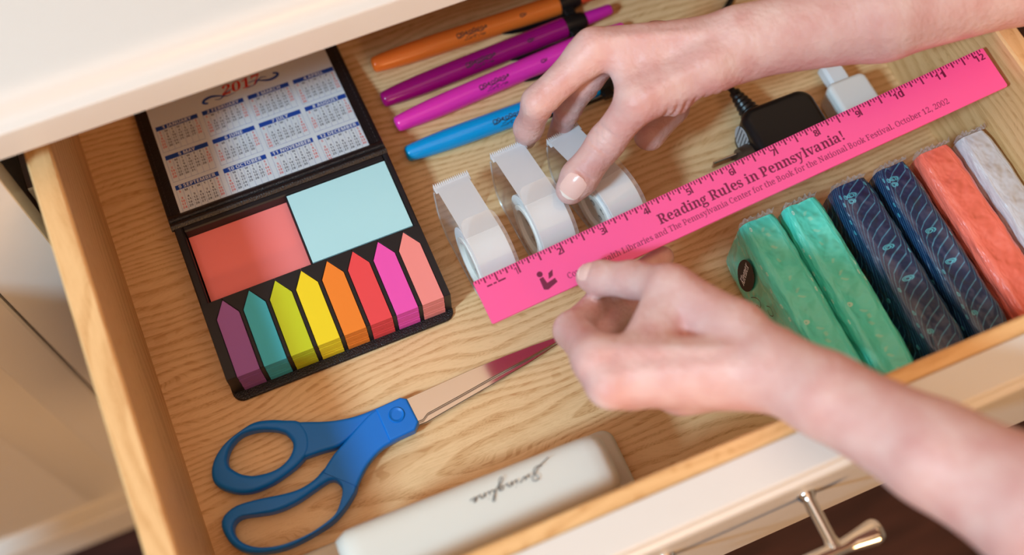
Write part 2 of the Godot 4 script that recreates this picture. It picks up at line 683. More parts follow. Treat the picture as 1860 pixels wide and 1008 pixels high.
func camera_and_light() -> void:
	var cam := Camera3D.new()
	cam.name = "camera"
	cam.transform = Transform3D(Basis(Vector3(0.918602, 0.008340, 0.395096), Vector3(0.357527, 0.408392, -0.839875), Vector3(-0.168359, 0.912768, 0.372168)), Vector3(-0.116167, 0.629810, 0.256796))
	var at := CameraAttributesPhysical.new()
	at.frustum_focal_length = 51.19
	at.frustum_near = 0.02
	at.frustum_far = 20.0
	at.frustum_focus_distance = 0.664
	at.exposure_aperture = 3.7
	cam.attributes = at
	add_child(cam)
	cam.current = true
	var w := WorldEnvironment.new()
	w.name = "world"
	var e := Environment.new()
	e.background_mode = Environment.BG_COLOR
	e.background_color = Color(0.0, 0.0, 0.0)
	e.tonemap_mode = Environment.TONE_MAPPER_LINEAR
	e.tonemap_exposure = 0.98
	e.sdfgi_enabled = true
	e.ssao_enabled = true
	e.ssil_enabled = true
	w.environment = e
	add_child(w)
	# the daylight-coloured studio lamp to the left, and the warm lamp on the person's side
	lamp_panel("studio_lamp", "square daylight studio lamp to the left of the drawer", Vector3(-1.48, 1.48, 0.62), Vector3(0.0, 0.05, 0.0), 0.24, Color(0.50, 0.80, 1.0), 3.9, 3.0)
	lamp_panel("ceiling_lamp", "wide warm luminous ceiling panel above the drawer and the cabinet", Vector3(-0.10, 1.74, 0.35), Vector3(-0.10, 0.0, 0.35), 2.0, Color(1.0, 0.58, 0.29), 0.92, 0.10)
	lamp_panel("wall_lamp", "large square warm lamp on the wall facing the drawer", Vector3(0.15, 0.85, 2.40), Vector3(0.1, 0.0, 0.0), 0.70, Color(1.0, 0.56, 0.25), 3.8, 0.8)


func lamp_panel(called: String, label: String, at: Vector3, towards: Vector3, side: float, c: Color, energy: float, glow: float) -> void:
	var t := thing(called, label, "lamp", at)
	var b := Basis.looking_at(towards - at, Vector3.UP if absf((towards - at).normalized().y) < 0.95 else Vector3.BACK)
	var body := Mb.new()
	box(body, Vector3(-side / 2 - 0.015, -side / 2 - 0.015, 0.004), Vector3(side / 2 + 0.015, side / 2 + 0.015, 0.06), 0.008)
	var hb := put(body, "housing", mat(rgb(225, 222, 218), 0.5), t)
	hb.position = Vector3.ZERO; hb.basis = b
	var face := Mb.new()
	box(face, Vector3(-side / 2, -side / 2, -0.002), Vector3(side / 2, side / 2, 0.004), 0.001)
	var m := mat(Color(0.9, 0.9, 0.9), 0.6)
	m.emission_enabled = true
	m.emission = c
	m.emission_energy_multiplier = glow
	var fp := put(face, "diffuser", m, t)
	fp.position = Vector3.ZERO; fp.basis = b
	var l := AreaLight3D.new()
	l.name = "area_light"
	l.area_size = Vector2(side, side)
	l.area_normalize_energy = true
	l.light_color = c.linear_to_srgb()
	l.light_energy = energy
	l.shadow_enabled = true
	l.set("area_range", 12.0)
	l.set("area_attenuation", 2.0)
	l.basis = b
	l.position = -b.z * 0.006
	t.add_child(l)


func materials() -> void:
	M.paint = mat(rgb(222, 219, 215), 0.32, 0.5)
	M.paint.normal_enabled = true
	M.paint.normal_texture = noise_tex(0.012, 3, 512, true, 1.4)
	M.paint.normal_scale = 0.25
	M.paint.uv1_triplanar = true
	M.paint.uv1_scale = Vector3.ONE * 12.0
	M.floor_oak = wood(oak(1760, 1320, Vector2(0.6, 0.45), Vector2(0.27, 0.335), 0.0046, Color8(240, 200, 150), Color8(194, 140, 88), 3), Vector2(0.6, 0.45), Vector2(0.25 / 0.6, 0.25 / 0.45))
	M.side_oak = wood(oak(768, 256, Vector2(0.4, 0.08), Vector2(0.2, -1.2), 0.0075, Color8(234, 190, 134), Color8(202, 150, 94), 21), Vector2(0.4, 0.08), Vector2(0.5, 0.3))
	M.room_wood = mat(rgb(82, 44, 32), 0.35)
	M.room_wood.albedo_texture = ramp(noise_tex(0.02, 4, 256, false, 1.0, 9), Color(0.55, 0.5, 0.5), Color(1, 1, 1))
	M.room_wood.uv1_triplanar = true
	M.room_wood.uv1_scale = Vector3(1.0, 4.0, 9.0)
	M.wall = mat(rgb(206, 196, 182), 0.9)
	M.dark = mat(rgb(40, 34, 32), 0.8)
	M.chrome = mat(rgb(225, 222, 216), 0.09)
	M.chrome.metallic = 1.0
	M.steel = mat(rgb(205, 205, 208), 0.16)
	M.steel.metallic = 1.0
	M.leather = mat(rgb(26, 21, 24), 0.38, 0.5)
	M.leather.normal_enabled = true
	M.leather.normal_texture = noise_tex(0.09, 3, 256, true, 5.0, 4)
	M.leather.normal_scale = 0.6
	M.leather.uv1_triplanar = true
	M.leather.uv1_scale = Vector3.ONE * 40.0
	M.tray = mat(rgb(36, 31, 33), 0.45, 0.4)
	M.thread = mat(rgb(58, 50, 52), 0.6)
	M.card = mat(rgb(232, 236, 240), 0.42)
	M.blue_print = mat(rgb(24, 72, 164), 0.5)
	M.red_print = mat(rgb(226, 58, 54), 0.5)
	M.ink = mat(rgb(40, 40, 74), 0.6)
	M.black_print = mat(rgb(34, 26, 30), 0.6)
	M.white_print = mat(rgb(240, 240, 244), 0.6)
	M.white_plastic = mat(rgb(236, 236, 232), 0.3)
	M.white_matt = mat(rgb(238, 240, 242), 0.42)
	M.black_plastic = mat(rgb(18, 17, 18), 0.35, 0.5)
	M.clear = glass(Color(0.92, 0.94, 0.95), 0.12, 0.06)
	M.clear_edge = glass(Color(0.95, 0.96, 0.97), 0.34, 0.12)
	M.frosted = mat(Color(rgb(240, 240, 243), 0.72), 0.5)
	M.frosted.transparency = BaseMaterial3D.TRANSPARENCY_ALPHA
	M.hub = mat(rgb(206, 202, 194), 0.35)
	M.skin = mat(rgb(255, 255, 255), 0.46, 0.42)
	M.skin.albedo_texture = ramp(noise_tex(0.010, 4, 512, false, 1.0, 31), rgb(208, 150, 144), rgb(230, 198, 191))
	M.skin.uv1_triplanar = true
	M.skin.uv1_scale = Vector3.ONE * 9.0
	M.skin.normal_enabled = true
	M.skin.normal_texture = noise_tex(0.05, 4, 512, true, 3.0, 5)
	M.skin.normal_scale = 0.75
	M.skin.subsurf_scatter_enabled = true
	M.skin.subsurf_scatter_strength = 0.06
	M.nail = mat(rgb(242, 200, 190), 0.18, 0.5)
	M.nail_edge = mat(rgb(248, 232, 222), 0.3, 0.5)


func room() -> void:
	# only its lower part is in view; closed so that light bounces as it does indoors
	var lo := Vector3(-2.3, -0.60, -0.75)
	var hi := Vector3(2.3, 1.80, 2.5)
	var f := Mb.new()
	box(f, Vector3(lo.x, lo.y - 0.1, lo.z), Vector3(hi.x, lo.y, hi.z))
	struct(f, "floor", M.room_wood)
	var c := Mb.new()
	box(c, Vector3(lo.x, hi.y, lo.z), Vector3(hi.x, hi.y + 0.1, hi.z))
	struct(c, "ceiling", M.wall)
	for w in [["wall_left", Vector3(lo.x - 0.1, lo.y - 0.1, lo.z - 0.1), Vector3(lo.x, hi.y + 0.1, hi.z + 0.1)], ["wall_right", Vector3(hi.x, lo.y - 0.1, lo.z - 0.1), Vector3(hi.x + 0.1, hi.y + 0.1, hi.z + 0.1)], ["wall_back", Vector3(lo.x, lo.y - 0.1, lo.z - 0.1), Vector3(hi.x, hi.y + 0.1, lo.z)], ["wall_front", Vector3(lo.x, lo.y - 0.1, hi.z), Vector3(hi.x, hi.y + 0.1, hi.z + 0.1)]]:
		var mb := Mb.new()
		box(mb, w[1], w[2])
		struct(mb, w[0], M.wall)


func cabinet() -> void:
	var t := thing("cabinet", "white painted cabinet with panelled door below and left of the open drawer", "cabinet", Vector3(-0.1, -0.60, -0.40))
	var zf := -0.103
	# face frame round the drawer opening
	for s in [[-0.2745, -0.2335, -0.49, 0.13], [0.3045, 0.345, -0.49, 0.13]]:
		var mb := Mb.new()
		box(mb, Vector3(s[0], s[2], zf - 0.019), Vector3(s[1], s[3], zf), 0.0006, 1)
		put(mb, "stile", M.paint, t)
	for r in [[0.1262, 0.1305], [-0.085, -0.055]]:
		var mb := Mb.new()
		box(mb, Vector3(-0.2335, r[0], zf - 0.019), Vector3(0.3045, r[1], zf), 0.0006)
		put(mb, "rail", M.paint, t)
	# the neighbouring door, left: its frame stands a hair proud of the stile, its panel is sunk and raised again in the middle
	var x1 := -0.2762
	var fr := Mb.new()
	box(fr, Vector3(-0.3085, -0.49, zf - 0.018), Vector3(x1, 0.125, zf + 0.001), 0.0015, 1)
	box(fr, Vector3(-0.72, -0.49, zf - 0.018), Vector3(-0.66, 0.125, zf + 0.001), 0.0015, 1)
	box(fr, Vector3(-0.66, -0.49, zf - 0.018), Vector3(-0.3085, -0.43, zf + 0.001), 0.0015)
	box(fr, Vector3(-0.66, 0.065, zf - 0.018), Vector3(-0.3085, 0.125, zf + 0.001), 0.0015)
	var door := put(fr, "door", M.paint, t)
	var pn := Mb.new()
	var rings := []
	for k in [[0.0, -0.018], [0.0, -0.014], [0.012, -0.014], [0.042, -0.004], [0.046, -0.003]]:
		var a := PackedVector3Array()
		for p in [Vector2(-0.665 + k[0], -0.435 + k[0]), Vector2(-0.306 - k[0], -0.435 + k[0]), Vector2(-0.306 - k[0], 0.07 - k[0]), Vector2(-0.665 + k[0], 0.07 - k[0])]:
			a.append(Vector3(p.x, p.y, zf + k[1]))
		rings.append(a)
	loft(pn, rings, true)
	put(pn, "panel", M.paint, door)
	var body := Mb.new()
	box(body, Vector3(-0.74, -0.49, -0.70), Vector3(-0.722, 0.13, zf - 0.019))
	box(body, Vector3(-0.272, -0.49, -0.70), Vector3(-0.2560, 0.13, zf - 0.019))
	box(body, Vector3(0.32, -0.49, -0.70), Vector3(0.338, 0.13, zf - 0.019))
	box(body, Vector3(-0.722, -0.49, -0.70), Vector3(0.32, 0.13, -0.69))
	box(body, Vector3(-0.74, -0.49, -0.69), Vector3(0.338, -0.475, zf - 0.019))
	box(body, Vector3(-0.72, -0.60, -0.62), Vector3(0.32, -0.49, -0.17))
	put(body, "carcass", M.paint, t)
	var lower := Mb.new()
	box(lower, Vector3(-0.230, -0.49, zf - 0.018), Vector3(0.302, -0.075, zf + 0.001), 0.0015)
	put(lower, "lower_door", M.paint, t)

	var nd := thing("neighbour_drawer", "second white drawer pulled out of the cabinet beyond the left edge of the view", "drawer", Vector3(-0.50, -0.03, 0.10))
	var nb := Mb.new()
	box(nb, Vector3(-0.650, -0.020, zf + 0.002), Vector3(-0.637, 0.108, 0.30), 0.001, 2)
	box(nb, Vector3(-0.363, -0.020, zf + 0.002), Vector3(-0.350, 0.108, 0.30), 0.001, 2)
	box(nb, Vector3(-0.637, -0.020, zf + 0.002), Vector3(-0.363, -0.010, 0.30), 0.0)
	put(nb, "drawer_box", M.side_oak, nd)
	var nf := Mb.new()
	box(nf, Vector3(-0.660, -0.045, 0.30), Vector3(-0.340, 0.108, 0.32), 0.002)
	put(nf, "face_board", M.paint, nd)

	var top := Mb.new()
	var prof := [[-0.70, 0.1305], [-0.1005, 0.1305], [-0.0995, 0.1315], [-0.0995, 0.1480], [-0.1000, 0.1495], [-0.1015, 0.1502], [-0.1040, 0.1506], [-0.1065, 0.1520], [-0.1085, 0.1545], [-0.1105, 0.1570], [-0.1130, 0.1588], [-0.1165, 0.1598], [-0.122, 0.160], [-0.70, 0.160]]
	var ends := []
	for x in [-1.1, 1.0]:
		var a := PackedVector3Array()
		for p in prof: a.append(Vector3(x, p[1], p[0]))
		ends.append(a)
	loft(top, ends)
	var o := put(top, "countertop", M.paint)
	tag(o, "white painted countertop with a grooved front edge overhanging the open drawer", "countertop")


func drawer() -> void:
	var t := thing("drawer", "open oak drawer with a white painted front, full of office supplies", "drawer", Vector3(0.035, -0.012, -0.12))
	var b := Mb.new()
	box(b, Vector3(-0.2105, -0.008, -0.40), Vector3(0.2807, 0.0, 0.1600), 0.0, 0)
	put(b, "bottom_panel", M.floor_oak, t)
	for s in [[-0.2205, -0.2070], [0.2777, 0.2900]]:
		var mb := Mb.new()
		box(mb, Vector3(s[0], -0.012, -0.41), Vector3(s[1], 0.105, 0.1570), 0.0012, 2)
		put(mb, "side_panel", M.side_oak, t)
	var bk := Mb.new()
	box(bk, Vector3(-0.2070, -0.012, -0.412), Vector3(0.2777, 0.098, -0.40), 0.001)
	put(bk, "back_panel", M.side_oak, t)
	var fp := Mb.new()
	box(fp, Vector3(-0.2205, -0.012, 0.1570), Vector3(0.2900, 0.105, 0.1658), 0.0012)
	put(fp, "front_panel", M.side_oak, t)
	# the painted front: flat top, a stepped moulding along its outer edge
	var face := Mb.new()
	var prof := [[0.1658, -0.050], [0.1850, -0.050], [0.1862, -0.0488], [0.1862, 0.0895], [0.1872, 0.0910], [0.1878, 0.0935], [0.1876, 0.0965], [0.1866, 0.0985], [0.1850, 0.0995], [0.1846, 0.1010], [0.1844, 0.1035], [0.1838, 0.1048], [0.1825, 0.1055], [0.1662, 0.1055], [0.1658, 0.1051]]
	var ends := []
	for x in [-0.238, 0.306]:
		var a := PackedVector3Array()
		for p in prof: a.append(Vector3(x, p[1], p[0]))
		ends.append(a)
	loft(face, ends)
	put(face, "face_board", M.paint, t)
	var bar := Mb.new()
	lathe(bar, [[-0.028, 0.0], [-0.0275, 0.0058], [-0.026, 0.0066], [-0.024, 0.0066], [-0.014, 0.0048], [-0.004, 0.0040], [0.081, 0.0040], [0.087, 0.0048], [0.097, 0.0066], [0.099, 0.0066], [0.1005, 0.0058], [0.101, 0.0]], Vector3(0.0, 0.056, 0.2165), Vector3.RIGHT, 28)
	var pull := put(bar, "pull_bar", M.chrome, t)
	for x in [-0.0005, 0.0765]:
		var p := Mb.new()
		lathe(p, [[0.0, 0.0], [0.0, 0.0050], [0.0015, 0.0050], [0.004, 0.0034], [0.024, 0.0034], [0.0285, 0.0046], [0.0295, 0.0046]], Vector3(x, 0.056, 0.1862), Vector3.BACK, 24)
		put(p, "pull_post", M.chrome, pull)
	for x in [-0.2335, 0.2905]:
		var sl := Mb.new()
		box(sl, Vector3(x + 0.0005, 0.030, -0.45), Vector3(x + 0.0125, 0.062, -0.125), 0.001)
		put(sl, "slide_rail", M.steel, t)


func note_case() -> void:
	var t := thing("sticky_note_case", "open black leatherette case with a printed year calendar inside its lid", "case", Vector3(-0.105, 0.0, -0.045))
	var b := Mb.new()
	prism(b, rounded(Vector2(-0.1712, -0.0975), Vector2(-0.0395, 0.0112), 0.006), 0.0, 0.0026, 0.001, 3)
	put(b, "base_flap", M.leather, t)
	# the moulded tray: walls, the bar between notes and flags, fins between the flag slots
	var tr := Mb.new()
	box(tr, Vector3(-0.1700, 0.0026, -0.0962), Vector3(-0.1652, 0.0245, -0.0398), 0.0008)
	box(tr, Vector3(-0.0432, 0.0026, -0.0962), Vector3(-0.0400, 0.0245, -0.0398), 0.0008)
	box(tr, Vector3(-0.1652, 0.0026, -0.0962), Vector3(-0.0432, 0.0235, -0.0895), 0.0008)
	box(tr, Vector3(-0.1048, 0.0026, -0.0895), Vector3(-0.1042, 0.0225, -0.0430), 0.0)
	put(tr, "tray", M.tray, t)
	for i in 9:
		var l := -0.1640 + 0.01532 * (i - 1) + 0.0130      # right side of the flag before
		var r := -0.1640 + 0.01532 * i - 0.0003            # left side of the next
		var pl := []
		if i == 0: pl = [Vector2(-0.1700, -0.0418), Vector2(r + 0.0066, -0.0418), Vector2(r + 0.0066, -0.0404), Vector2(r, -0.0303), Vector2(r, 0.0058), Vector2(-0.1700, 0.0058)]
		elif i == 8: pl = [Vector2(l - 0.0066, -0.0418), Vector2(-0.0400, -0.0418), Vector2(-0.0400, 0.0058), Vector2(l, 0.0058), Vector2(l, -0.0303), Vector2(l - 0.0066, -0.0404)]
		else: pl = [Vector2(l - 0.0066, -0.0418), Vector2(r + 0.0066, -0.0418), Vector2(r + 0.0066, -0.0404), Vector2(r, -0.0303), Vector2(r, 0.0058), Vector2(l, 0.0058), Vector2(l, -0.0303), Vector2(l - 0.0066, -0.0404)]
		var mb := Mb.new()
		prism(mb, pl, 0.0026, 0.0245, 0.0003)
		put(mb, "slot_divider", M.tray, t)
	# lid, lying open and sloping back to the drawer floor; local axes on its upper side
	var o := Vector3(0.0, 0.0215, -0.104)
	var up := Vector3(0.0, -0.0195, -0.108).normalized()      # reading direction "up" on the lid
	var nor := Vector3.RIGHT.cross(up).normalized()
	var lid := Mb.new()
	var rings := []
	for k in 8:
		var e := [[0.0, -0.0034], [0.0008, -0.0040], [0.0, -0.0006], [0.0009, 0.0], [0.0, 0.0], [0.0, 0.0], [0.0, 0.0], [0.0, 0.0]]
	var outline := rounded(Vector2(-0.1716, -0.0105), Vector2(-0.0395, 0.1050), 0.005)
	prism(lid, outline, -0.0036, 0.0, 0.0012, 3)
	for i in lid.v.size():
		var p := lid.v[i]
		lid.v[i] = o + Vector3.RIGHT * p.x + up * p.z + nor * p.y
	lid.outward(0)
	var cover := put(lid, "lid", M.leather, t)
	var sp := Mb.new()
	var path := []
	for p in [Vector2(-0.0925, 0.0246), Vector2(-0.0945, 0.0262), Vector2(-0.0965, 0.0250), Vector2(-0.0975, 0.0236), Vector2(-0.0985, 0.0246), Vector2(-0.1010, 0.0240), Vector2(-0.1035, 0.0216)]: path.append(p)
	path = curve(path, 20)
	var sr := []
	for x in [-0.1712, -0.1709, -0.0402, -0.0399]:
		var edge: bool = x == -0.1712 or x == -0.0399
		var r := PackedVector3Array()
		for p in path: r.append(Vector3(x, p.y - (0.0008 if edge else 0.0), p.x))
		for j in range(path.size() - 1, -1, -1): r.append(Vector3(x, path[j].y - 0.0022, path[j].x))
		sr.append(r)
	loft(sp, sr)
	put(sp, "hinge", M.leather, t)
	var lx := plane_xf(o, Vector3.RIGHT, up)
	var on := func(x: float, v: float, h: float) -> Vector3: return lx * Vector3(x, v, h)
	# stitches down both edges of the lid and along the front of the base
	var st := Mb.new()
	for k in 30:
		for x in [-0.1688, -0.0425]:
			var a: Vector3 = on.call(x, -0.004 + k * 0.0035, 0.0001)
			var c: Vector3 = on.call(x, -0.0018 + k * 0.0035, 0.0001)
			tube(st, [a, (a + c) / 2 + nor * 0.0002, c], [0.0002, 0.00032, 0.0002], 5)
	for k in 33:
		var x := -0.1640 + k * 0.0036
		tube(st, [Vector3(x, 0.0027, 0.0088), Vector3(x + 0.001, 0.0029, 0.0088), Vector3(x + 0.0022, 0.0027, 0.0088)], [0.0002, 0.00032, 0.0002], 5)
	var sm := put(st, "stitching", M.thread, t)
	sm.set_meta("kind", "stuff")
	calendar(t, lx)
	flags()


func calendar(t: Node3D, lx: Transform3D) -> void:
	var paper := Mb.new()
	box(paper, Vector3(-0.1635, -0.0055, 0.0001), Vector3(-0.0477, 0.0960, 0.0006), 0.0)
	for i in paper.v.size(): paper.v[i] = lx * paper.v[i]
	var card := put(paper, "calendar_card", M.card, t)
	var h := 0.00066
	var grid := Mb.new(); var white := Mb.new(); var ink := Mb.new(); var red := Mb.new(); var swirl := Mb.new()
	var rect := func(mb: Mb, x0: float, y0: float, x1: float, y1: float, z: float) -> void:
		mb.quad(lx * Vector3(x0, y0, z), lx * Vector3(x1, y0, z), lx * Vector3(x1, y1, z), lx * Vector3(x0, y1, z))
	var names := ["1 JANUARY", "2 FEBRUARY", "3 MARCH", "4 APRIL", "5 MAY", "6 JUNE", "7 JULY", "8 AUGUST", "9 SEPTEMBER", "10 OCTOBER", "11 NOVEMBER", "12 DECEMBER"]
	var days := [31, 28, 31, 30, 31, 30, 31, 31, 30, 31, 30, 31]
	var first := 0                      # 1 January 2017 was a Sunday
	var wide := 0.0262
	var col := wide / 7.0
	for m in 12:
		var x0 := -0.1617 + (m % 4) * 0.02917
		var y0 := 0.0690 - (m / 4) * 0.02485      # top of the header
		var bar := Mb.new()
		rect.call(bar, x0, y0 - 0.0036, x0 + wide, y0, h)
		put(bar, "month_header", M.blue_print, card)
		letters(white, names[m], lx * plane_xf(Vector3(x0 + wide / 2, y0 - 0.0030, h + 0.00006), Vector3.RIGHT, Vector3.UP), 0.0025, "Droid Sans", true, 0.0, 0.0, 1)
		for k in 8: rect.call(grid, x0 + k * col - 0.00005, y0 - 0.0217, x0 + k * col + 0.00005, y0 - 0.0036, h)
		rect.call(grid, x0, y0 - 0.02185, x0 + wide, y0 - 0.0217, h)
		for k in 7:
			letters(red if k % 6 == 0 else ink, "SMTWTFS"[k], lx * plane_xf(Vector3(x0 + (k + 0.5) * col, y0 - 0.0060, h), Vector3.RIGHT, Vector3.UP), 0.0016, "Droid Sans", true, 0.0, 0.0, 1)
		for d in days[m]:
			var c: int = (first + d) % 7
			var r: int = (first + d) / 7
			letters(red if c % 6 == 0 else ink, str(d + 1), lx * plane_xf(Vector3(x0 + (c + 0.5) * col, y0 - 0.0087 - r * 0.00245, h), Vector3.RIGHT, Vector3.UP), 0.0016, "Droid Sans", true, 0.0, 0.0, 1)
		first = (first + days[m]) % 7
	letters(red, "2017", lx * plane_xf(Vector3(-0.1052, 0.0760, h + 0.0001), Vector3.RIGHT, Vector3.UP), 0.0076, "Droid Serif", true, 0.0240, 0.2, 1)
	for s in [-1.0, 1.0]:
		for sw in [[[11.2, 2.6, 12.6, 1.6, 12.0, -0.2, 9.6, -1.0, 7.0, 0.2, 4.6, 1.9, 1.5, 1.4], [1.5, 1.9, 2.1, 1.6, 1.0, 0.6, 0.3]], [[8.8, 1.6, 7.2, 2.4, 5.6, 1.2, 4.0, -0.9, 1.0, -1.2], [0.4, 0.9, 0.9, 0.6, 0.3]]]:
			var pl := []
			for p in curve(pairs(sw[0]), 30): pl.append(lx * Vector3(-0.1052 + s * (p.x * 1.85 + 0.001), 0.0772 + p.y * s * 1.25, h - 0.00004))
			ribbon(swirl, pl, lx.basis.z, 0.001, sw[1])
	put(grid, "month_grid", M.blue_print, card)
	put(white, "month_name", M.white_print, card)
	put(ink, "weekday_print", M.ink, card)
	put(red, "red_print", M.red_print, card)
	put(swirl, "swirl_ornament", M.blue_print, card)


func flags() -> void:
	# eight pads of arrow flags standing in their slots, and two pads of sticky notes behind them
	var kinds := [["purple", rgb(160, 104, 172)], ["teal blue", rgb(80, 194, 214)], ["lime green", rgb(206, 212, 44)], ["yellow", rgb(255, 222, 44)], ["orange", rgb(255, 140, 52)], ["red", rgb(248, 82, 84)], ["hot pink", rgb(252, 92, 186)], ["pale salmon pink", rgb(255, 150, 142)]]
	var spots := ["first from the left", "between the purple and the lime one", "between the teal and the yellow one", "fourth in the row of flags", "right of the yellow one", "left of the hot pink one", "second from the right end", "last in the row at the right end"]
	var mb := Mb.new()
	var pl := [Vector2(0.0, 0.0), Vector2(0.0127, 0.0), Vector2(0.0127, -0.0362), Vector2(0.00635, -0.0462), Vector2(0.0, -0.0362)]
	# leaves of the pad: a stack of slightly uneven slabs
	for k in 8:
		var p := []
		for c in pl: p.append(c + Vector2(0.00006 * sin(k * 2.3), 0.00010 * sin(k * 1.7)))
		prism(mb, p, 0.0 + k * 0.0027, 0.0 + (k + 1) * 0.0027 - 0.0001, 0.00008)
	var me := mb.mesh()
	for i in 8:
		var m := mat(kinds[i][1], 0.75, 0.3)
		var o := put_mesh(me, numbered("page_flag_pad"), m, self)
		o.position = Vector3(-0.1640 + 0.01532 * i, 0.0027, 0.0060)
		tag(o, "%s pad of arrow page flags, %s" % [kinds[i][0], spots[i]], "flag pad", "arrow page flags in the black case")
	var n1 := Mb.new()
	for k in 6: box(n1, Vector3(-0.1644, 0.0027 + k * 0.0022, -0.0893), Vector3(-0.1051, 0.0027 + (k + 1) * 0.0022 - 0.00008, -0.0430), 0.0001)
	tag(put(n1, "sticky_note_pad", mat(rgb(255, 136, 132), 0.7, 0.3)), "coral pink sticky note pad, sunk lower in the case's left compartment", "note pad", "sticky notes in the black case")
	var n2 := Mb.new()
	for k in 10: box(n2, Vector3(-0.1040, 0.0027 + k * 0.00217, -0.0882), Vector3(-0.0437, 0.0027 + (k + 1) * 0.00217 - 0.00008, -0.0424), 0.0001)
	tag(put(n2, numbered("sticky_note_pad"), mat(rgb(186, 234, 240), 0.7, 0.3)), "pale blue sticky note pad level with the rim of the case's right compartment", "note pad", "sticky notes in the black case")


func markers() -> void:
	# highlighter pens: length along +x from the rounded tail at 0
	var kinds := [["orange", rgb(248, 122, 46), Vector3(-0.0245, 0.0, -0.1652), -0.023, rgb(250, 86, 50), "nearest the countertop edge"], ["dark magenta", rgb(158, 12, 108), Vector3(-0.0278, 0.0, -0.1388), 0.045, rgb(206, 30, 160), "second from the countertop edge, its tip uncovered"], ["bright pink", rgb(255, 56, 186), Vector3(-0.0263, 0.0, -0.1190), 0.07, rgb(252, 44, 172), "just behind the blue one"], ["sky blue", rgb(0, 164, 236), Vector3(-0.0282, 0.0, -0.0972), -0.005, rgb(0, 120, 200), "nearest the tape dispensers"]]
	var R := 0.0067
	var barrel := Mb.new()
	lathe(barrel, [[0.0, 0.0], [0.0001, 0.0030], [0.0008, 0.0044], [0.0022, 0.0050], [0.006, 0.0054], [0.014, 0.0060], [0.026, 0.0065], [0.040, R], [0.1262, R], [0.1266, R - 0.0003], [0.1266, 0.0]], Vector3(0, R, 0), Vector3.RIGHT, 36)
	var bm := barrel.mesh()
	var grip := Mb.new()
	lathe(grip, [[0.1262, 0.0], [0.1262, 0.0060], [0.1275, 0.0064], [0.1350, 0.0062], [0.1405, 0.0052], [0.1410, 0.0047], [0.1410, 0.0]], Vector3(0, R, 0), Vector3.RIGHT, 30)
	var gm := grip.mesh()
	var clip := Mb.new()
	box(clip, Vector3(0.1275, R - 0.0022, 0.0050), Vector3(0.1345, R + 0.0022, 0.0108), 0.0007)
	var rings := []
	for k in [[0.1340, 0.0092, 0.0016, 0.0008], [0.115, 0.0098, 0.0022, 0.0008], [0.098, 0.0096, 0.0025, 0.0009], [0.091, 0.0088, 0.0021, 0.0009], [0.086, 0.0080, 0.0010, 0.0005], [0.0845, 0.0078, 0.0002, 0.0002]]:
		var r := PackedVector3Array()
		for j in 10:
			var a := TAU * j / 10
			r.append(Vector3(k[0], R + sin(a) * k[2], k[1] + cos(a) * k[3]))
		rings.append(r)
	loft(clip, rings)
	var cm := clip.mesh()
	var button := Mb.new()
	lathe(button, [[0.1405, 0.0], [0.1405, 0.0044], [0.150, 0.0041], [0.1585, 0.0036], [0.1596, 0.0031], [0.1600, 0.0018], [0.1600, 0.0]], Vector3(0, R, 0), Vector3.RIGHT, 26)
	var um := button.mesh()
	# dark rubbed script and a small size mark on the barrel
	var ink := Mb.new()
	var size_ink := Mb.new()
	var rng := RandomNumberGenerator.new()
	rng.seed = 5
	var on := func(x: float, s: float) -> Vector3:
		var a := s / R + 0.45
		return Vector3(x, R + cos(a) * (R + 0.00006), sin(a) * (R + 0.00006))
	for w in [[0.056, 0.021, 0.0022, 8.0], [0.0995, 0.0024, 0.0013, 1.5]]:
		var pl := []
		var amp := 1.0
		for q in int(w[3] * 12.0):
			if q % 12 == 0: amp = (0.45 + 0.75 * rng.randf()) * (1.7 if q == 0 else 1.0)
			var a := q / 12.0 * TAU
			pl.append(on.call(w[0] + w[1] * q / (w[3] * 12.0) + sin(a) * (0.0007 + 0.0008 * amp), cos(a) * w[2] * 0.5 * amp + 0.0004 * sin(a * 0.37)))
		for q in pl.size() - 1:
			var nr: Vector3 = (pl[q] - Vector3(pl[q].x, R, 0)).normalized()
			ribbon(ink if w[3] > 3.0 else size_ink, [pl[q], pl[q + 1]], nr, 0.00058)
	for k in 3:
		var pl := []
		for q in 12: pl.append(on.call(0.060 + q * 0.0013, 0.0026 + k * 0.0007 + 0.0002 * sin(q * 2.0 + k)))
		for q in 11:
			if rng.randf() < 0.5: ribbon(ink, [pl[q], pl[q + 1]], (pl[q] - Vector3(pl[q].x, R, 0)).normalized(), 0.0004)
	var im := ink.mesh()
	var sm := size_ink.mesh()
	for i in 4:
		var k: Array = kinds[i]
		var t := thing("highlighter", "%s highlighter pen with black clip, %s" % [k[0], k[5]], "highlighter", Vector3.ZERO, "row of highlighter pens beside the calendar case")
		var m := mat(k[1], 0.22, 0.5)
		m.subsurf_scatter_enabled = true
		m.subsurf_scatter_strength = 0.15
		var b := put_mesh(bm, "barrel", m, t)
		put_mesh(im, "script_print", M.black_print, b)
		put_mesh(sm, "size_mark", M.black_print, b)
		put_mesh(gm, "collar", M.black_plastic, t)
		put_mesh(cm, "clip", M.black_plastic, t)
		var um_m := mat(k[4], 0.4)
		put_mesh(um, "button", um_m, t)
		t.position = k[2]
		t.rotation.y = k[3]


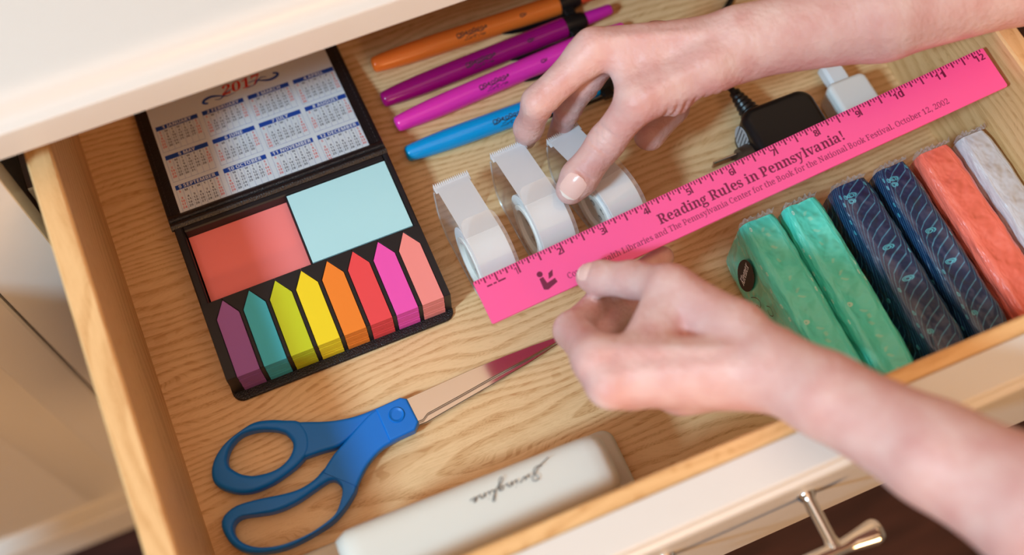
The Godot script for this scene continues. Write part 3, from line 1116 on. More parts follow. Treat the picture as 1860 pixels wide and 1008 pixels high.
func tape_dispensers() -> void:
	# local: roll axis along x at (y 0.0240, z 0); the cutter end points to -z
	var t := thing("tape_dispenser", "clear tape dispenser with white roll, leftmost of the three, beside the sticky note case", "tape dispenser", Vector3.ZERO, "three clear tape dispensers")
	var cy := 0.0242
	var path := []
	for p in [[-0.0462, 0.0352, 11.1], [-0.0461, 0.0310, 11.1], [-0.0452, 0.0240, 11.1], [-0.0430, 0.0140, 11.1], [-0.0390, 0.0060, 11.1], [-0.0325, 0.0018, 11.1], [-0.0270, 0.0008, 11.4], [-0.0235, 0.0014, 11.4], [-0.0200, 0.0010, 11.4], [-0.0120, 0.0006, 11.4]]: path.append(p)
	for k in 15:
		var a := deg_to_rad(-90.0 + 13.0 * k)
		path.append([cos(a) * 0.0236, cy + sin(a) * 0.0236, 11.4])
	path += [[-0.0045, 0.0484, 11.1], [-0.0080, 0.0494, 10.8], [-0.0110, 0.0502, 10.1], [-0.0128, 0.0507, 8.9], [-0.0138, 0.0510, 7.0]]
	var rings := []
	for i in path.size():
		var p: Array = path[i]
		var a: Array = path[maxi(i - 1, 0)]
		var b: Array = path[mini(i + 1, path.size() - 1)]
		var n := Vector2(-(b[1] - a[1]), b[0] - a[0]).normalized() * 0.00055
		var r := PackedVector3Array()
		var w: float = p[2] * 0.001
		for q in [[-w, 1], [w, 1], [w, -1], [-w, -1]]: r.append(Vector3(q[0], p[1] + n.y * q[1], p[0] + n.x * q[1]))
		rings.append(r)
	var shell := Mb.new()
	loft(shell, rings)
	put(shell, "shell", M.clear, t, 30.0)
	# raised lip along both sides of the arm
	for s in [-1.0, 1.0]:
		var pts := []
		for i in range(1, 14): pts.append(Vector3(s * 0.0112, path[i][1], path[i][0]))
		var lip := Mb.new()
		tube(lip, pts, [0.00055], 6)
		put(lip, "side_lip", M.clear_edge, t)
	# toothed cutter bar
	var cut := Mb.new()
	box(cut, Vector3(-0.0111, 0.0325, -0.0473), Vector3(0.0111, 0.0362, -0.0459), 0.0003)
	box(cut, Vector3(-0.0111, 0.0352, -0.0469), Vector3(0.0111, 0.0362, -0.0425), 0.0003)
	for k in 18:
		var x := -0.0111 + 0.0222 / 18 * k
		var w := 0.0222 / 18
		var a := Vector3(x, 0.0362, -0.0471); var b := Vector3(x + w, 0.0362, -0.0471); var c := Vector3(x + w / 2, 0.0376, -0.0484)
		var d := Vector3(x, 0.0362, -0.0457); var e := Vector3(x + w, 0.0362, -0.0457)
		cut.tri(a, c, b); cut.tri(d, e, c); cut.tri(a, d, c); cut.tri(b, c, e)
	put(cut, "cutter", M.frosted, t)
	var roll := Mb.new()
	var rp := []
	for p in [[-0.0099, 0.0162], [-0.0100, 0.0166], [-0.0100, 0.0216], [-0.0098, 0.0218], [0.0098, 0.0218], [0.0100, 0.0216], [0.0100, 0.0166], [0.0099, 0.0162], [-0.0099, 0.0162]]: rp.append(p)
	var rr := []
	for p in rp:
		var r := PackedVector3Array()
		for j in 64: r.append(Vector3(p[0], cy + sin(TAU * j / 64) * p[1], cos(TAU * j / 64) * p[1]))
		rr.append(r)
	loft(roll, rr, false)
	var tr := put(roll, "tape_roll", M.white_matt, t)
	var core := Mb.new()
	rr = []
	for p in [[-0.0107, 0.0128], [-0.0110, 0.0131], [-0.0110, 0.0158], [-0.0107, 0.0161], [0.0107, 0.0161], [0.0110, 0.0158], [0.0110, 0.0131], [0.0107, 0.0128], [-0.0107, 0.0128]]:
		var r := PackedVector3Array()
		for j in 56: r.append(Vector3(p[0], cy + sin(TAU * j / 56) * p[1], cos(TAU * j / 56) * p[1]))
		rr.append(r)
	loft(core, rr, false)
	put(core, "core", M.white_plastic, t)
	var hub := Mb.new()
	lathe(hub, [[-0.0084, 0.0], [-0.0086, 0.0128], [0.0086, 0.0128], [0.0084, 0.0]], Vector3(0, cy, 0), Vector3.RIGHT, 40)
	var hb := put(hub, "hub", M.hub, t)
	var mark := Mb.new()
	for s in [[0.004, 0.005, 0.0022], [-0.005, 0.004, 0.0018], [0.001, -0.004, 0.002]]:
		for sd in [-1.0, 1.0]:
			var pl := []
			for q in 22:
				var a := q / 21.0 * TAU * 1.6
				pl.append(Vector3(sd * 0.00868, cy + s[0] + sin(a) * s[2] * (0.4 + 0.03 * q), s[1] + cos(a) * s[2] * (0.4 + 0.03 * q)))
			ribbon(mark, pl, Vector3.RIGHT * sd, 0.0003)
	put(mark, "hub_print", M.thread, hb)
	# the free end of the tape, from the top of the roll to the cutter
	var strip := Mb.new()
	rings = []
	for p in [[-0.0052, cy + 0.0213], [-0.0062, cy + 0.0210], [-0.0140, 0.0434], [-0.0280, 0.0401], [-0.0425, 0.0367], [-0.0462, 0.0358]]:
		var r := PackedVector3Array()
		for q in [[-0.0099, 0.00012], [0.0099, 0.00012], [0.0099, -0.00012], [-0.0099, -0.00012]]: r.append(Vector3(q[0], p[1] + q[1], p[0]))
		rings.append(r)
	loft(strip, rings)
	put(strip, "tape_strip", M.frosted, t, 30.0)
	twin(t, Vector3(0.0258, 0.0, -0.0142), 0.06, "middle clear tape dispenser of the three, under the thumb tip")
	twin(t, Vector3(0.0660, 0.0, -0.0125), 0.20, "right-hand clear tape dispenser of the three, turned a little, behind the thumb")
	t.position = Vector3(-0.0122, 0.0, -0.0080)
	t.rotation.y = 0.055


func scissors() -> void:
	var t := thing("scissors", "blue handled steel scissors lying closed in front of the sticky note case", "scissors", Vector3(-0.09, 0.0, 0.06))
	var blue := mat(rgb(0, 114, 206), 0.42, 0.45)
	# traced outlines in millimetres (x, z)
	var A := Mb.new()
	strap(A, curve(pairs([-141.9, 37.1, -149.4, 32.9, -157.1, 29.4, -165.5, 27.7, -175.0, 29.8, -183.6, 33.1, -190.3, 38.3, -194.4, 44.8, -194.9, 51.2, -191.6, 56.5, -185.2, 61.3, -177.4, 63.9, -167.5, 64.0, -158.1, 62.1, -149.5, 59.1, -142.2, 54.0, -139.6, 45.5]), 64, true), curve(pairs([-150.9, 41.0, -153.2, 38.4, -156.8, 35.9, -164.6, 32.7, -173.2, 31.9, -180.4, 35.6, -184.3, 40.9, -185.0, 44.6, -184.5, 46.8, -180.8, 51.7, -176.8, 54.5, -173.5, 55.9, -166.4, 57.2, -160.1, 56.8, -154.4, 54.3, -150.7, 50.5, -149.3, 46.4]), 64, true), 0.0010, 0.0098, 0.0026, true)
	strap(A, curve(pairs([-96, 46.0, -110.4, 46.0, -120.2, 44.6, -129.5, 42.0, -141.9, 37.1, -148.0, 36.0]), 26), curve(pairs([-98, 58.0, -112.8, 55.0, -122.0, 57.2, -128.0, 58.4, -137.6, 57.5, -147.5, 57.0]), 26), 0.0012, 0.0092, 0.0022, false)
	put(A, "handle", blue, t)
	var B := Mb.new()
	strap(B, curve(pairs([-137.7, 66.8, -144.7, 70.4, -154.1, 72.3, -163.8, 71.4, -175.3, 69.1, -187.3, 67.8, -194.6, 69.8, -197.9, 73.5, -198.2, 79.1, -195.9, 87.1, -189.6, 93.9, -178.9, 98.1, -167.1, 99.4, -151.8, 97.7, -140.9, 94.8, -131.1, 88.6, -125.0, 82.1, -125.3, 72.7, -130.7, 66.5]), 64, true), curve(pairs([-138.5, 74.4, -146.7, 76.1, -157.5, 78.6, -168.8, 79.0, -178.0, 77.0, -186.4, 74.6, -191.0, 75.6, -192.8, 78.3, -193.0, 82.6, -190.2, 88.2, -183.4, 93.4, -173.5, 96.6, -161.5, 97.4, -151.2, 96.1, -143.0, 93.8, -137.0, 88.1, -133.4, 81.8, -134.4, 76.8, -135.7, 75.3]), 64, true), 0.0010, 0.0105, 0.0026, true)
	strap(B, curve(pairs([-84.9, 47.6, -90.0, 46.8, -101.6, 47.3, -112.4, 51.9, -122.0, 57.2, -131.6, 62.5, -140.0, 69.0]), 30), curve(pairs([-83.2, 63.0, -88.0, 66.4, -96.6, 67.8, -106.1, 69.4, -114.8, 73.7, -120.2, 78.0, -125.6, 83.5]), 30), 0.0042, 0.0112, 0.0018, false)
	prism(B, pairs([-101.6, 47.4, -87.0, 46.7, -83.6, 48.8, -82.5, 63.5, -86.2, 67.2, -101.0, 67.8]), 0.0040, 0.0122, 0.0014, 3)
	var hb := put(B, "handle", blue, t)
	# the round dimple over the pivot
	var cap := Mb.new()
	lathe(cap, [[0.0, 0.0], [0.0, 0.0046], [0.0005, 0.0044], [0.0008, 0.0040], [0.0004, 0.0034], [-0.0002, 0.002], [-0.0004, 0.0]], Vector3(-0.0922, 0.0121, 0.0555), Vector3.UP, 32)
	put(cap, "pivot_cap", blue, hb)
	var b1 := Mb.new()
	prism(b1, pairs([-90, 48.0, -84.2, 47.0, -71.4, 46.4, -44.2, 45.2, -24.2, 45.0, -6.6, 45.3, 6.4, 46.0, 7.7, 47.6, 6.1, 49.2, -13.4, 51.7, -34.7, 54.2, -55.9, 57.1, -76.0, 59.6, -79.6, 61.9, -90, 61.7]), 0.0042, 0.0064, 0.0004)
	put(b1, "blade", M.steel, t, 20.0)
	var b2 := Mb.new()
	prism(b2, pairs([-90, 52.0, -60.0, 51.0, -13.2, 48.5, 6.8, 48.6, 7.4, 49.6, -11.2, 53.4, -36.1, 57.2, -57.1, 60.2, -77.8, 63.2, -90, 63.0]), 0.0018, 0.0040, 0.0004)
	put(b2, "blade", M.steel, t, 20.0)


func stapler() -> void:
	var t := thing("stapler", "white desk stapler with rounded cover lying along the drawer front", "stapler", Vector3(-0.07, 0.0, 0.128))
	var cream := mat(rgb(228, 227, 218), 0.42, 0.45)
	# cover: a long rounded shell, a little narrower at the right end
	var rings := []
	for k in 25:
		var u := k / 24.0
		var x := lerpf(-0.1440, -0.0030, u)
		var e := 1.0 - pow(absf(u * 2.0 - 1.0), 26.0) * 0.16
		var w := lerpf(0.0212, 0.0180, u) * e
		var top := lerpf(0.0600, 0.0560, u) - (1.0 - e) * 0.022
		var zc := lerpf(0.1310, 0.1308, u)
		var r := PackedVector3Array()
		for j in 40:
			var a := TAU * j / 40
			var sx := signf(cos(a)) * pow(absf(cos(a)), 0.55)
			var sy := signf(sin(a)) * pow(absf(sin(a)), 0.55)
			r.append(Vector3(x, lerpf(0.020, top, (sy + 1.0) / 2.0), zc + w * sx * (1.0 - 0.14 * (sy + 1.0) / 2.0)))
		rings.append(r)
	var cover := Mb.new()
	loft(cover, rings)
	var cv := put(cover, "cover", cream, t, 70.0)
	var base := Mb.new()
	prism(base, rounded(Vector2(-0.1700, 0.1060), Vector2(0.0118, 0.1500), 0.007), 0.0, 0.0115, 0.003, 3)
	put(base, "base", mat(rgb(214, 204, 186), 0.5), t)
	var mag := Mb.new()
	box(mag, Vector3(-0.1440, 0.0110, 0.1200), Vector3(0.0005, 0.0220, 0.1410), 0.0015)
	put(mag, "magazine", M.steel, t)
	# the script on the cover reads from the front, so it stands on its head here
	var s := Mb.new()
	var xf := plane_xf(Vector3(-0.0355, 0.0588, 0.1245), Vector3.LEFT, Vector3.BACK)
	var strokes := [[[-1.5, -3.2, 3.5, -1.2, 6.6, 1.2, 7.2, 3.0, 5.2, 3.6, 4.2, 2.6, 5.8, 1.0, 6.3, -0.6, 4.6, -1.6, 2.0, -1.0]], [[8.0, 1.6, 8.6, 0.1, 9.8, 0.9, 10.3, 1.7, 10.6, 0.2, 11.8, 0.9, 12.4, 1.8, 13.4, 1.5]], [[14.6, 1.7, 14.4, 0.3, 15.6, 0.6]], [[15.0, 2.8, 15.1, 3.0]], [[16.6, 1.8, 16.5, 0.1, 17.6, 1.6, 18.6, 1.4, 18.7, 0.2, 20.0, 0.6]], [[22.6, 1.7, 21.2, 1.6, 20.9, 0.3, 22.2, 0.4, 22.9, 1.7, 22.5, -2.0, 21.2, -3.2, 20.8, -2.0, 24.0, 0.2]], [[24.0, 0.2, 26.4, 4.0, 25.6, 4.3, 25.2, 0.8, 26.6, 0.4]], [[27.4, 1.7, 27.2, 0.3, 28.4, 0.6]], [[28.0, 2.8, 28.1, 3.0]], [[29.6, 1.8, 29.5, 0.1, 30.6, 1.6, 31.6, 1.4, 31.7, 0.2, 33.0, 0.6]], [[33.0, 0.6, 34.8, 1.2, 34.8, 1.9, 33.8, 1.6, 34.2, 0.3, 36.6, 0.7]]]
	for k in strokes:
		var pl := []
		for p in curve(pairs(k[0]), 26): pl.append(xf * Vector3(p.x * 1.12 + p.y * 0.35, p.y * 1.25, 0.0))
		ribbon(s, pl, Vector3.UP, 0.00042)
	put(s, "lettering", M.black_print, cv)


func tissue_packs() -> void:
	var W := 736
	var H := 512
	var teal := Image.create(H, W, false, Image.FORMAT_RGB8)
	teal.fill(rgb(84, 222, 200))
	var rng := RandomNumberGenerator.new()
	rng.seed = 11
	for k in 22:
		var y := rng.randf_range(10, W - 10)
		for x in range(int(rng.randf() * 30), H, 19):
			if rng.randf() < 0.6: line(teal, Vector2(x, y + rng.randf_range(-3, 3)), Vector2(x + 9, y + rng.randf_range(-3, 3)), 1.9, Color(rgb(140, 224, 196), 0.7))
	for k in 40:
		var p := Vector2(rng.randf() * H, rng.randf() * W)
		dot(teal, p.x, p.y, 7.0, Color(rgb(206, 240, 222), 0.85))
		dot(teal, p.x, p.y, 2.6, rgb(120, 214, 190))
	var navy := Image.create(H, W, false, Image.FORMAT_RGB8)
	navy.fill(rgb(22, 46, 84))
	for k in range(-40, 20): line(navy, Vector2(k * 27.0, 0), Vector2(k * 27.0 + 1050, W), 0.42, Color(rgb(96, 178, 200), 0.5))
	for k in 44: spiral(navy, Vector2(rng.randf_range(12, H - 12), rng.randf_range(12, W - 12)), 8.0, rgb(90, 190, 206))
	var crinkle := noise_tex(0.022, 4, 512, true, 6.0, 17)
	crinkle.width = 160
	var mats := []
	for im in [teal, navy, null, null]:
		var m := mat(Color.WHITE, 0.35, 0.5)
		if im: m.albedo_texture = ImageTexture.create_from_image(im)
		m.clearcoat_enabled = true
		m.clearcoat = 0.7
		m.clearcoat_roughness = 0.12
		m.normal_enabled = true
		m.normal_texture = crinkle
		m.normal_scale = 1.0
		m.uv1_scale = Vector3(1, 1, 1)
		mats.append(m)
	mats[2].albedo_color = rgb(252, 122, 102)
	mats[3].albedo_color = rgb(206, 206, 212)
	var film := glass(Color(0.95, 0.95, 0.97), 0.22, 0.15)
	var list := [[0.1160, 0.1408, 0, "mint green tissue pack with black oval badge, beside the left hand"], [0.1422, 0.1672, 0, "mint green tissue pack, second from the left hand, without a badge"], [0.1732, 0.1985, 1, "navy striped tissue pack next to the mint green packs"], [0.2010, 0.2245, 1, "navy striped tissue pack next to the coral pack"], [0.2280, 0.2530, 2, "coral pink tissue pack between the navy and the white packs"], [0.2555, 0.2768, 3, "pearl white tissue pack against the drawer's right wall"]]
	var crumple := FastNoiseLite.new()
	crumple.seed = 3
	crumple.frequency = 1.0
	crumple.fractal_octaves = 3
	for i in list.size():
		var k: Array = list[i]
		var t := thing("tissue_pack", k[3], "tissue pack", Vector3((k[0] + k[1]) / 2, 0.0, 0.095), "row of tissue packs on their sides")
		var xc: float = (k[0] + k[1]) / 2
		var hw: float = (k[1] - k[0]) / 2
		var rings := []
		for s in 61:
			var u := s / 60.0
			var e := 1.0 - 0.10 * pow(absf(u * 2.0 - 1.0), 10.0)
			var r := PackedVector3Array()
			for j in 56:
				var a := TAU * j / 56 + 0.001
				var sx := signf(cos(a)) * pow(absf(cos(a)), 0.32)
				var sy := signf(sin(a)) * pow(absf(sin(a)), 0.32)
				var z := lerpf(0.0415, 0.1475, u)
				var p := Vector3(xc + sx * hw * e, 0.0266 + sy * 0.0264 * (1.0 - 0.03 * (1.0 - e) * 10.0), z)
				var n := Vector3(cos(a), sin(a), 0)
				var d := crumple.get_noise_3d(p.x * 260.0 + i * 31, p.y * 260.0, p.z * 60.0) * 0.0008
				if sy > 0.9:      # a fold line in the film along the top
					var f := (p.x - xc) / hw + 0.15 * sin(i * 2.4)
					d -= 0.0016 * exp(-f * f / 0.012) * (0.6 + 0.4 * sin(u * 9.0 + i))
				if p.y < 0.006: d = minf(d, 0.0)
				p += n * d
				p.y = maxf(p.y, 0.0001)
				r.append(p)
			rings.append(r)
		var mb := Mb.new()
		loft(mb, rings, true, true, Vector2(1.0, 1.0))
		var wrap := put(mb, "wrapper", mats[k[2]], t, 50.0)
		# crimped clear seal standing up at the back end
		var seal := Mb.new()
		var sr := []
		for j in 22:
			var x := lerpf(k[0] + 0.002, k[1] - 0.002, j / 21.0)
			var zz := 0.0405 + 0.0008 * sin(j * 2.1 + i)
			var hh := 0.0535 + 0.0018 * absf(sin(j * 1.3 + i * 2.0)) + 0.001 * crumple.get_noise_2d(j * 0.4, i * 9.0)
			sr.append(PackedVector3Array([Vector3(x, 0.044, zz + 0.0003), Vector3(x, 0.0505, zz - 0.0006), Vector3(x, hh, zz + 0.0012 * sin(j * 1.7))]))
		loft(seal, sr, false, false)
		put(seal, "film_seal", film, t)
		if i == 0:
			var badge := Mb.new()
			var pl := []
			for q in 28:
				var a := TAU * q / 28
				pl.append(Vector2(0.0620 + cos(a) * 0.0080 * pow(absf(cos(a)), 0.1), 0.0290 + sin(a) * 0.0150))
			for q in 28: badge.tri(Vector3(k[0] - 0.0011, 0.0290, 0.0620), Vector3(k[0] - 0.0011, pl[q].y, pl[q].x), Vector3(k[0] - 0.0011, pl[(q + 1) % 28].y, pl[(q + 1) % 28].x))
			put(badge, "badge", M.black_print, wrap)
			var wr := Mb.new()
			letters(wr, "Kleenex", plane_xf(Vector3(k[0] - 0.0013, 0.0190, 0.0640), Vector3(0, 1, -0.12).normalized(), Vector3(0, -0.12, -1).normalized()), 0.0042, "Droid Serif", true, 0.0205, 0.25)
			put(wr, "lettering", M.white_print, wrap)
			var sw := Mb.new()
			for c in [[72, 20, 75, 26, 79, 29, 81, 25, 78, 22, 80, 18, 84, 17, 88, 21], [84, 34, 87, 38, 91, 36, 89, 32, 86, 33]]:
				var q := []
				for p in curve(pairs(c), 30): q.append(Vector3(k[0] - 0.0011, p.y, p.x))
				ribbon(sw, q, Vector3.LEFT, 0.0005)
			put(sw, "swirl_print", M.black_print, wrap)


func chargers() -> void:
	var t := thing("wall_charger", "black wall charger with a ribbed cord and metal prongs, partly under the ruler", "charger", Vector3(0.182, 0.0, -0.01))
	var b := Mb.new()
	prism(b, rounded(Vector2(0.1600, -0.0345), Vector2(0.2075, 0.0070), 0.009, 8), 0.0, 0.0310, 0.0045, 4)
	put(b, "housing", M.black_plastic, t)
	var lab := Mb.new()
	var lm := mat(rgb(176, 178, 182), 0.5)
	var pl := []
	for q in 36:
		var a := TAU * q / 36
		pl.append(Vector3(0.1598, 0.0160 + sin(a) * 0.0098, -0.0222 + cos(a) * 0.0085))
	for q in 36: lab.tri(Vector3(0.1598, 0.0160, -0.0222), pl[q], pl[(q + 1) % 36])
	var lb := put(lab, "rating_label", lm, t)
	var ln := Mb.new()
	for q in 5: ribbon(ln, [Vector3(0.1597, 0.0085, -0.0276 + q * 0.0027), Vector3(0.1597, 0.0235, -0.0276 + q * 0.0027)], Vector3.LEFT, 0.0008)
	put(ln, "label_print", M.thread, lb)
	var face := Mb.new()
	lathe(face, [[0.0, 0.0], [0.0, 0.0095], [0.006, 0.0105], [0.008, 0.0105]], Vector3(0.1530, 0.0135, -0.0090), Vector3.RIGHT, 28)
	put(face, "plug_face", mat(rgb(70, 56, 46), 0.3), t)
	for z in [-0.0150, -0.0030]:
		var p := Mb.new()
		box(p, Vector3(0.1365, 0.0105, z - 0.0008), Vector3(0.1540, 0.0168, z + 0.0008), 0.0005)
		put(p, "prong", M.steel, t)
	var relief := Mb.new()
	var prof := [[0.0, 0.0], [0.0, 0.0078]]
	for k in 6:
		prof.append([0.002 + k * 0.0032, 0.0074 - k * 0.0006])
		prof.append([0.0036 + k * 0.0032, 0.0060 - k * 0.0005])
	prof += [[0.0222, 0.0036], [0.0222, 0.0]]
	lathe(relief, prof, Vector3(0.1745, 0.0150, -0.0330), Vector3(-0.10, -0.05, -1.0), 24)
	var cr := put(relief, "strain_relief", M.black_plastic, t)
	var cord := Mb.new()
	tube(cord, curve([Vector3(0.1722, 0.0139, -0.0550), Vector3(0.172, 0.010, -0.075), Vector3(0.184, 0.0025, -0.105), Vector3(0.212, 0.0022, -0.128), Vector3(0.236, 0.0022, -0.160), Vector3(0.245, 0.0022, -0.22)], 50), [0.0021], 10)
	put(cord, "cord", M.black_plastic, cr)

	var w := thing("usb_charger", "small white charger block with a white plug in its end, behind the ruler", "charger", Vector3(0.236, 0.0, -0.015))
	var wb := Mb.new()
	prism(wb, rounded(Vector2(0.2225, -0.0345), Vector2(0.2492, 0.0040), 0.0045, 7), 0.0, 0.0225, 0.0030, 4)
	put(wb, "housing", M.white_plastic, w)
	var pg := Mb.new()
	box(pg, Vector3(0.2298, 0.0060, -0.0525), Vector3(0.2432, 0.0160, -0.0340), 0.0018)
	var plug := put(pg, "plug", M.white_matt, w)
	var nk := Mb.new()
	lathe(nk, [[0.0, 0.0], [0.0, 0.0036], [0.006, 0.0026], [0.012, 0.0021], [0.012, 0.0]], Vector3(0.2352, 0.0110, -0.0520), Vector3(-0.12, 0, -1), 16)
	tube(nk, curve([Vector3(0.2340, 0.0110, -0.0620), Vector3(0.230, 0.006, -0.085), Vector3(0.238, 0.0018, -0.10), Vector3(0.255, 0.0018, -0.14), Vector3(0.262, 0.0018, -0.22)], 40), [0.0016], 8)
	put(nk, "cable", M.white_matt, plug)


func ruler() -> void:
	var o := Vector3(-0.0308028, 0.05697621, 0.01741699)
	var u := Vector3(0.99209414, 0.1246989, -0.01412128).normalized()
	var w := Vector3(0.02300696, -0.07010709, 0.99727412)
	w = (w - u * w.dot(u)).normalized()
	var n := w.cross(u)
	var t := thing("ruler", "bright pink plastic twelve-inch ruler with black lettering, held in the left hand", "ruler", o)
	var xf := Transform3D(Basis(u, -w, n), o)       # x along the scale, y up the print, z off the face
	var b := Mb.new()
	prism(b, rounded(Vector2(0.0, 0.0), Vector2(0.3056, 0.0257), 0.0012, 4), -0.0016, 0.0, 0.0004, 2)
	for i in b.v.size(): b.v[i] = o + u * b.v[i].x + w * b.v[i].z + n * b.v[i].y
	b.outward(0)
	var pink := mat(rgb(255, 88, 156), 0.28, 0.5)
	pink.subsurf_scatter_enabled = true
	pink.subsurf_scatter_strength = 0.08
	var body := put(b, "ruler_body", pink, t)
	var print := mat(rgb(112, 8, 62), 0.45)
	var marks := Mb.new()
	var h := 0.00008
	for k in range(1, 192):
		var s := k * 0.0254 / 16.0 - 0.0002
		var l := 0.0018
		if k % 16 == 0: l = 0.0064
		elif k % 8 == 0: l = 0.0050
		elif k % 4 == 0: l = 0.0036
		elif k % 2 == 0: l = 0.0028
		var wd := 0.00028 if k % 4 else 0.00042
		marks.quad(xf * Vector3(s - wd, -l, h), xf * Vector3(s + wd, -l, h), xf * Vector3(s + wd, -0.0003, h), xf * Vector3(s - wd, -0.0003, h))
	put(marks, "scale_marks", print, body)
	var tx := Mb.new()
	for k in range(1, 13):
		letters(tx, str(k), xf * plane_xf(Vector3(0.0254 * k - (0.0020 if k < 10 else 0.0028) - (0.0012 if k == 12 else 0.0), -0.0066, h), Vector3.RIGHT, Vector3.UP), 0.0038, "Droid Sans", k > 1, 0.0, 0.0, 1)
	put(tx, "scale_numerals", print, body)
	tx = Mb.new()
	letters(tx, "Reading Rules in Pennsylvania!", xf * plane_xf(Vector3(0.1033, -0.0148, h), Vector3.RIGHT, Vector3.UP), 0.0054, "Droid Serif", true, 0.1100)
	put(tx, "title_lettering", print, body)
	tx = Mb.new()
	letters(tx, "Commonwealth Libraries and The Pennsylvania Center for the Book for the National Book Festival. October 12, 2002", xf * plane_xf(Vector3(0.0467, -0.0208, h), Vector3.RIGHT, Vector3.UP), 0.0031, "Droid Serif", false, 0.2262)
	put(tx, "lettering", print, body)
	tx = Mb.new()
	# worn print at the start of the scale
	for k in [[0.0060, 0.0030], [0.0098, 0.0018], [0.0124, 0.0044]]:
		tx.quad(xf * Vector3(k[0], -0.0062, h), xf * Vector3(k[0] + k[1], -0.0062, h), xf * Vector3(k[0] + k[1], -0.0053, h), xf * Vector3(k[0], -0.0053, h))
	put(tx, "worn_print", print, body)
	# the library emblem: a figure reading a book
	var em := Mb.new()
	var at := Vector2(0.0332, -0.0186)
	for q in 20: em.tri(xf * Vector3(at.x + 0.0006, at.y + 0.0068, h), xf * Vector3(at.x + 0.0006 + cos(TAU * q / 20) * 0.0016, at.y + 0.0068 + sin(TAU * q / 20) * 0.0016, h), xf * Vector3(at.x + 0.0006 + cos(TAU * (q + 1) / 20) * 0.0016, at.y + 0.0068 + sin(TAU * (q + 1) / 20) * 0.0016, h))
	for poly in [[-0.6, 4.6, 1.6, 4.8, 2.2, 0.8, 7.0, 1.6, 7.4, -0.9, 1.2, -2.8, -0.9, -1.8], [3.9, 2.4, 6.6, 3.2, 7.8, 6.4, 5.0, 5.4]]:
		var pp := []
		for p in pairs(poly): pp.append(p + at)
		var tr := Geometry2D.triangulate_polygon(PackedVector2Array(pp))
		for i in range(0, tr.size(), 3): em.tri(xf * Vector3(pp[tr[i]].x, pp[tr[i]].y, h), xf * Vector3(pp[tr[i + 1]].x, pp[tr[i + 1]].y, h), xf * Vector3(pp[tr[i + 2]].x, pp[tr[i + 2]].y, h))
	put(em, "emblem", print, body)


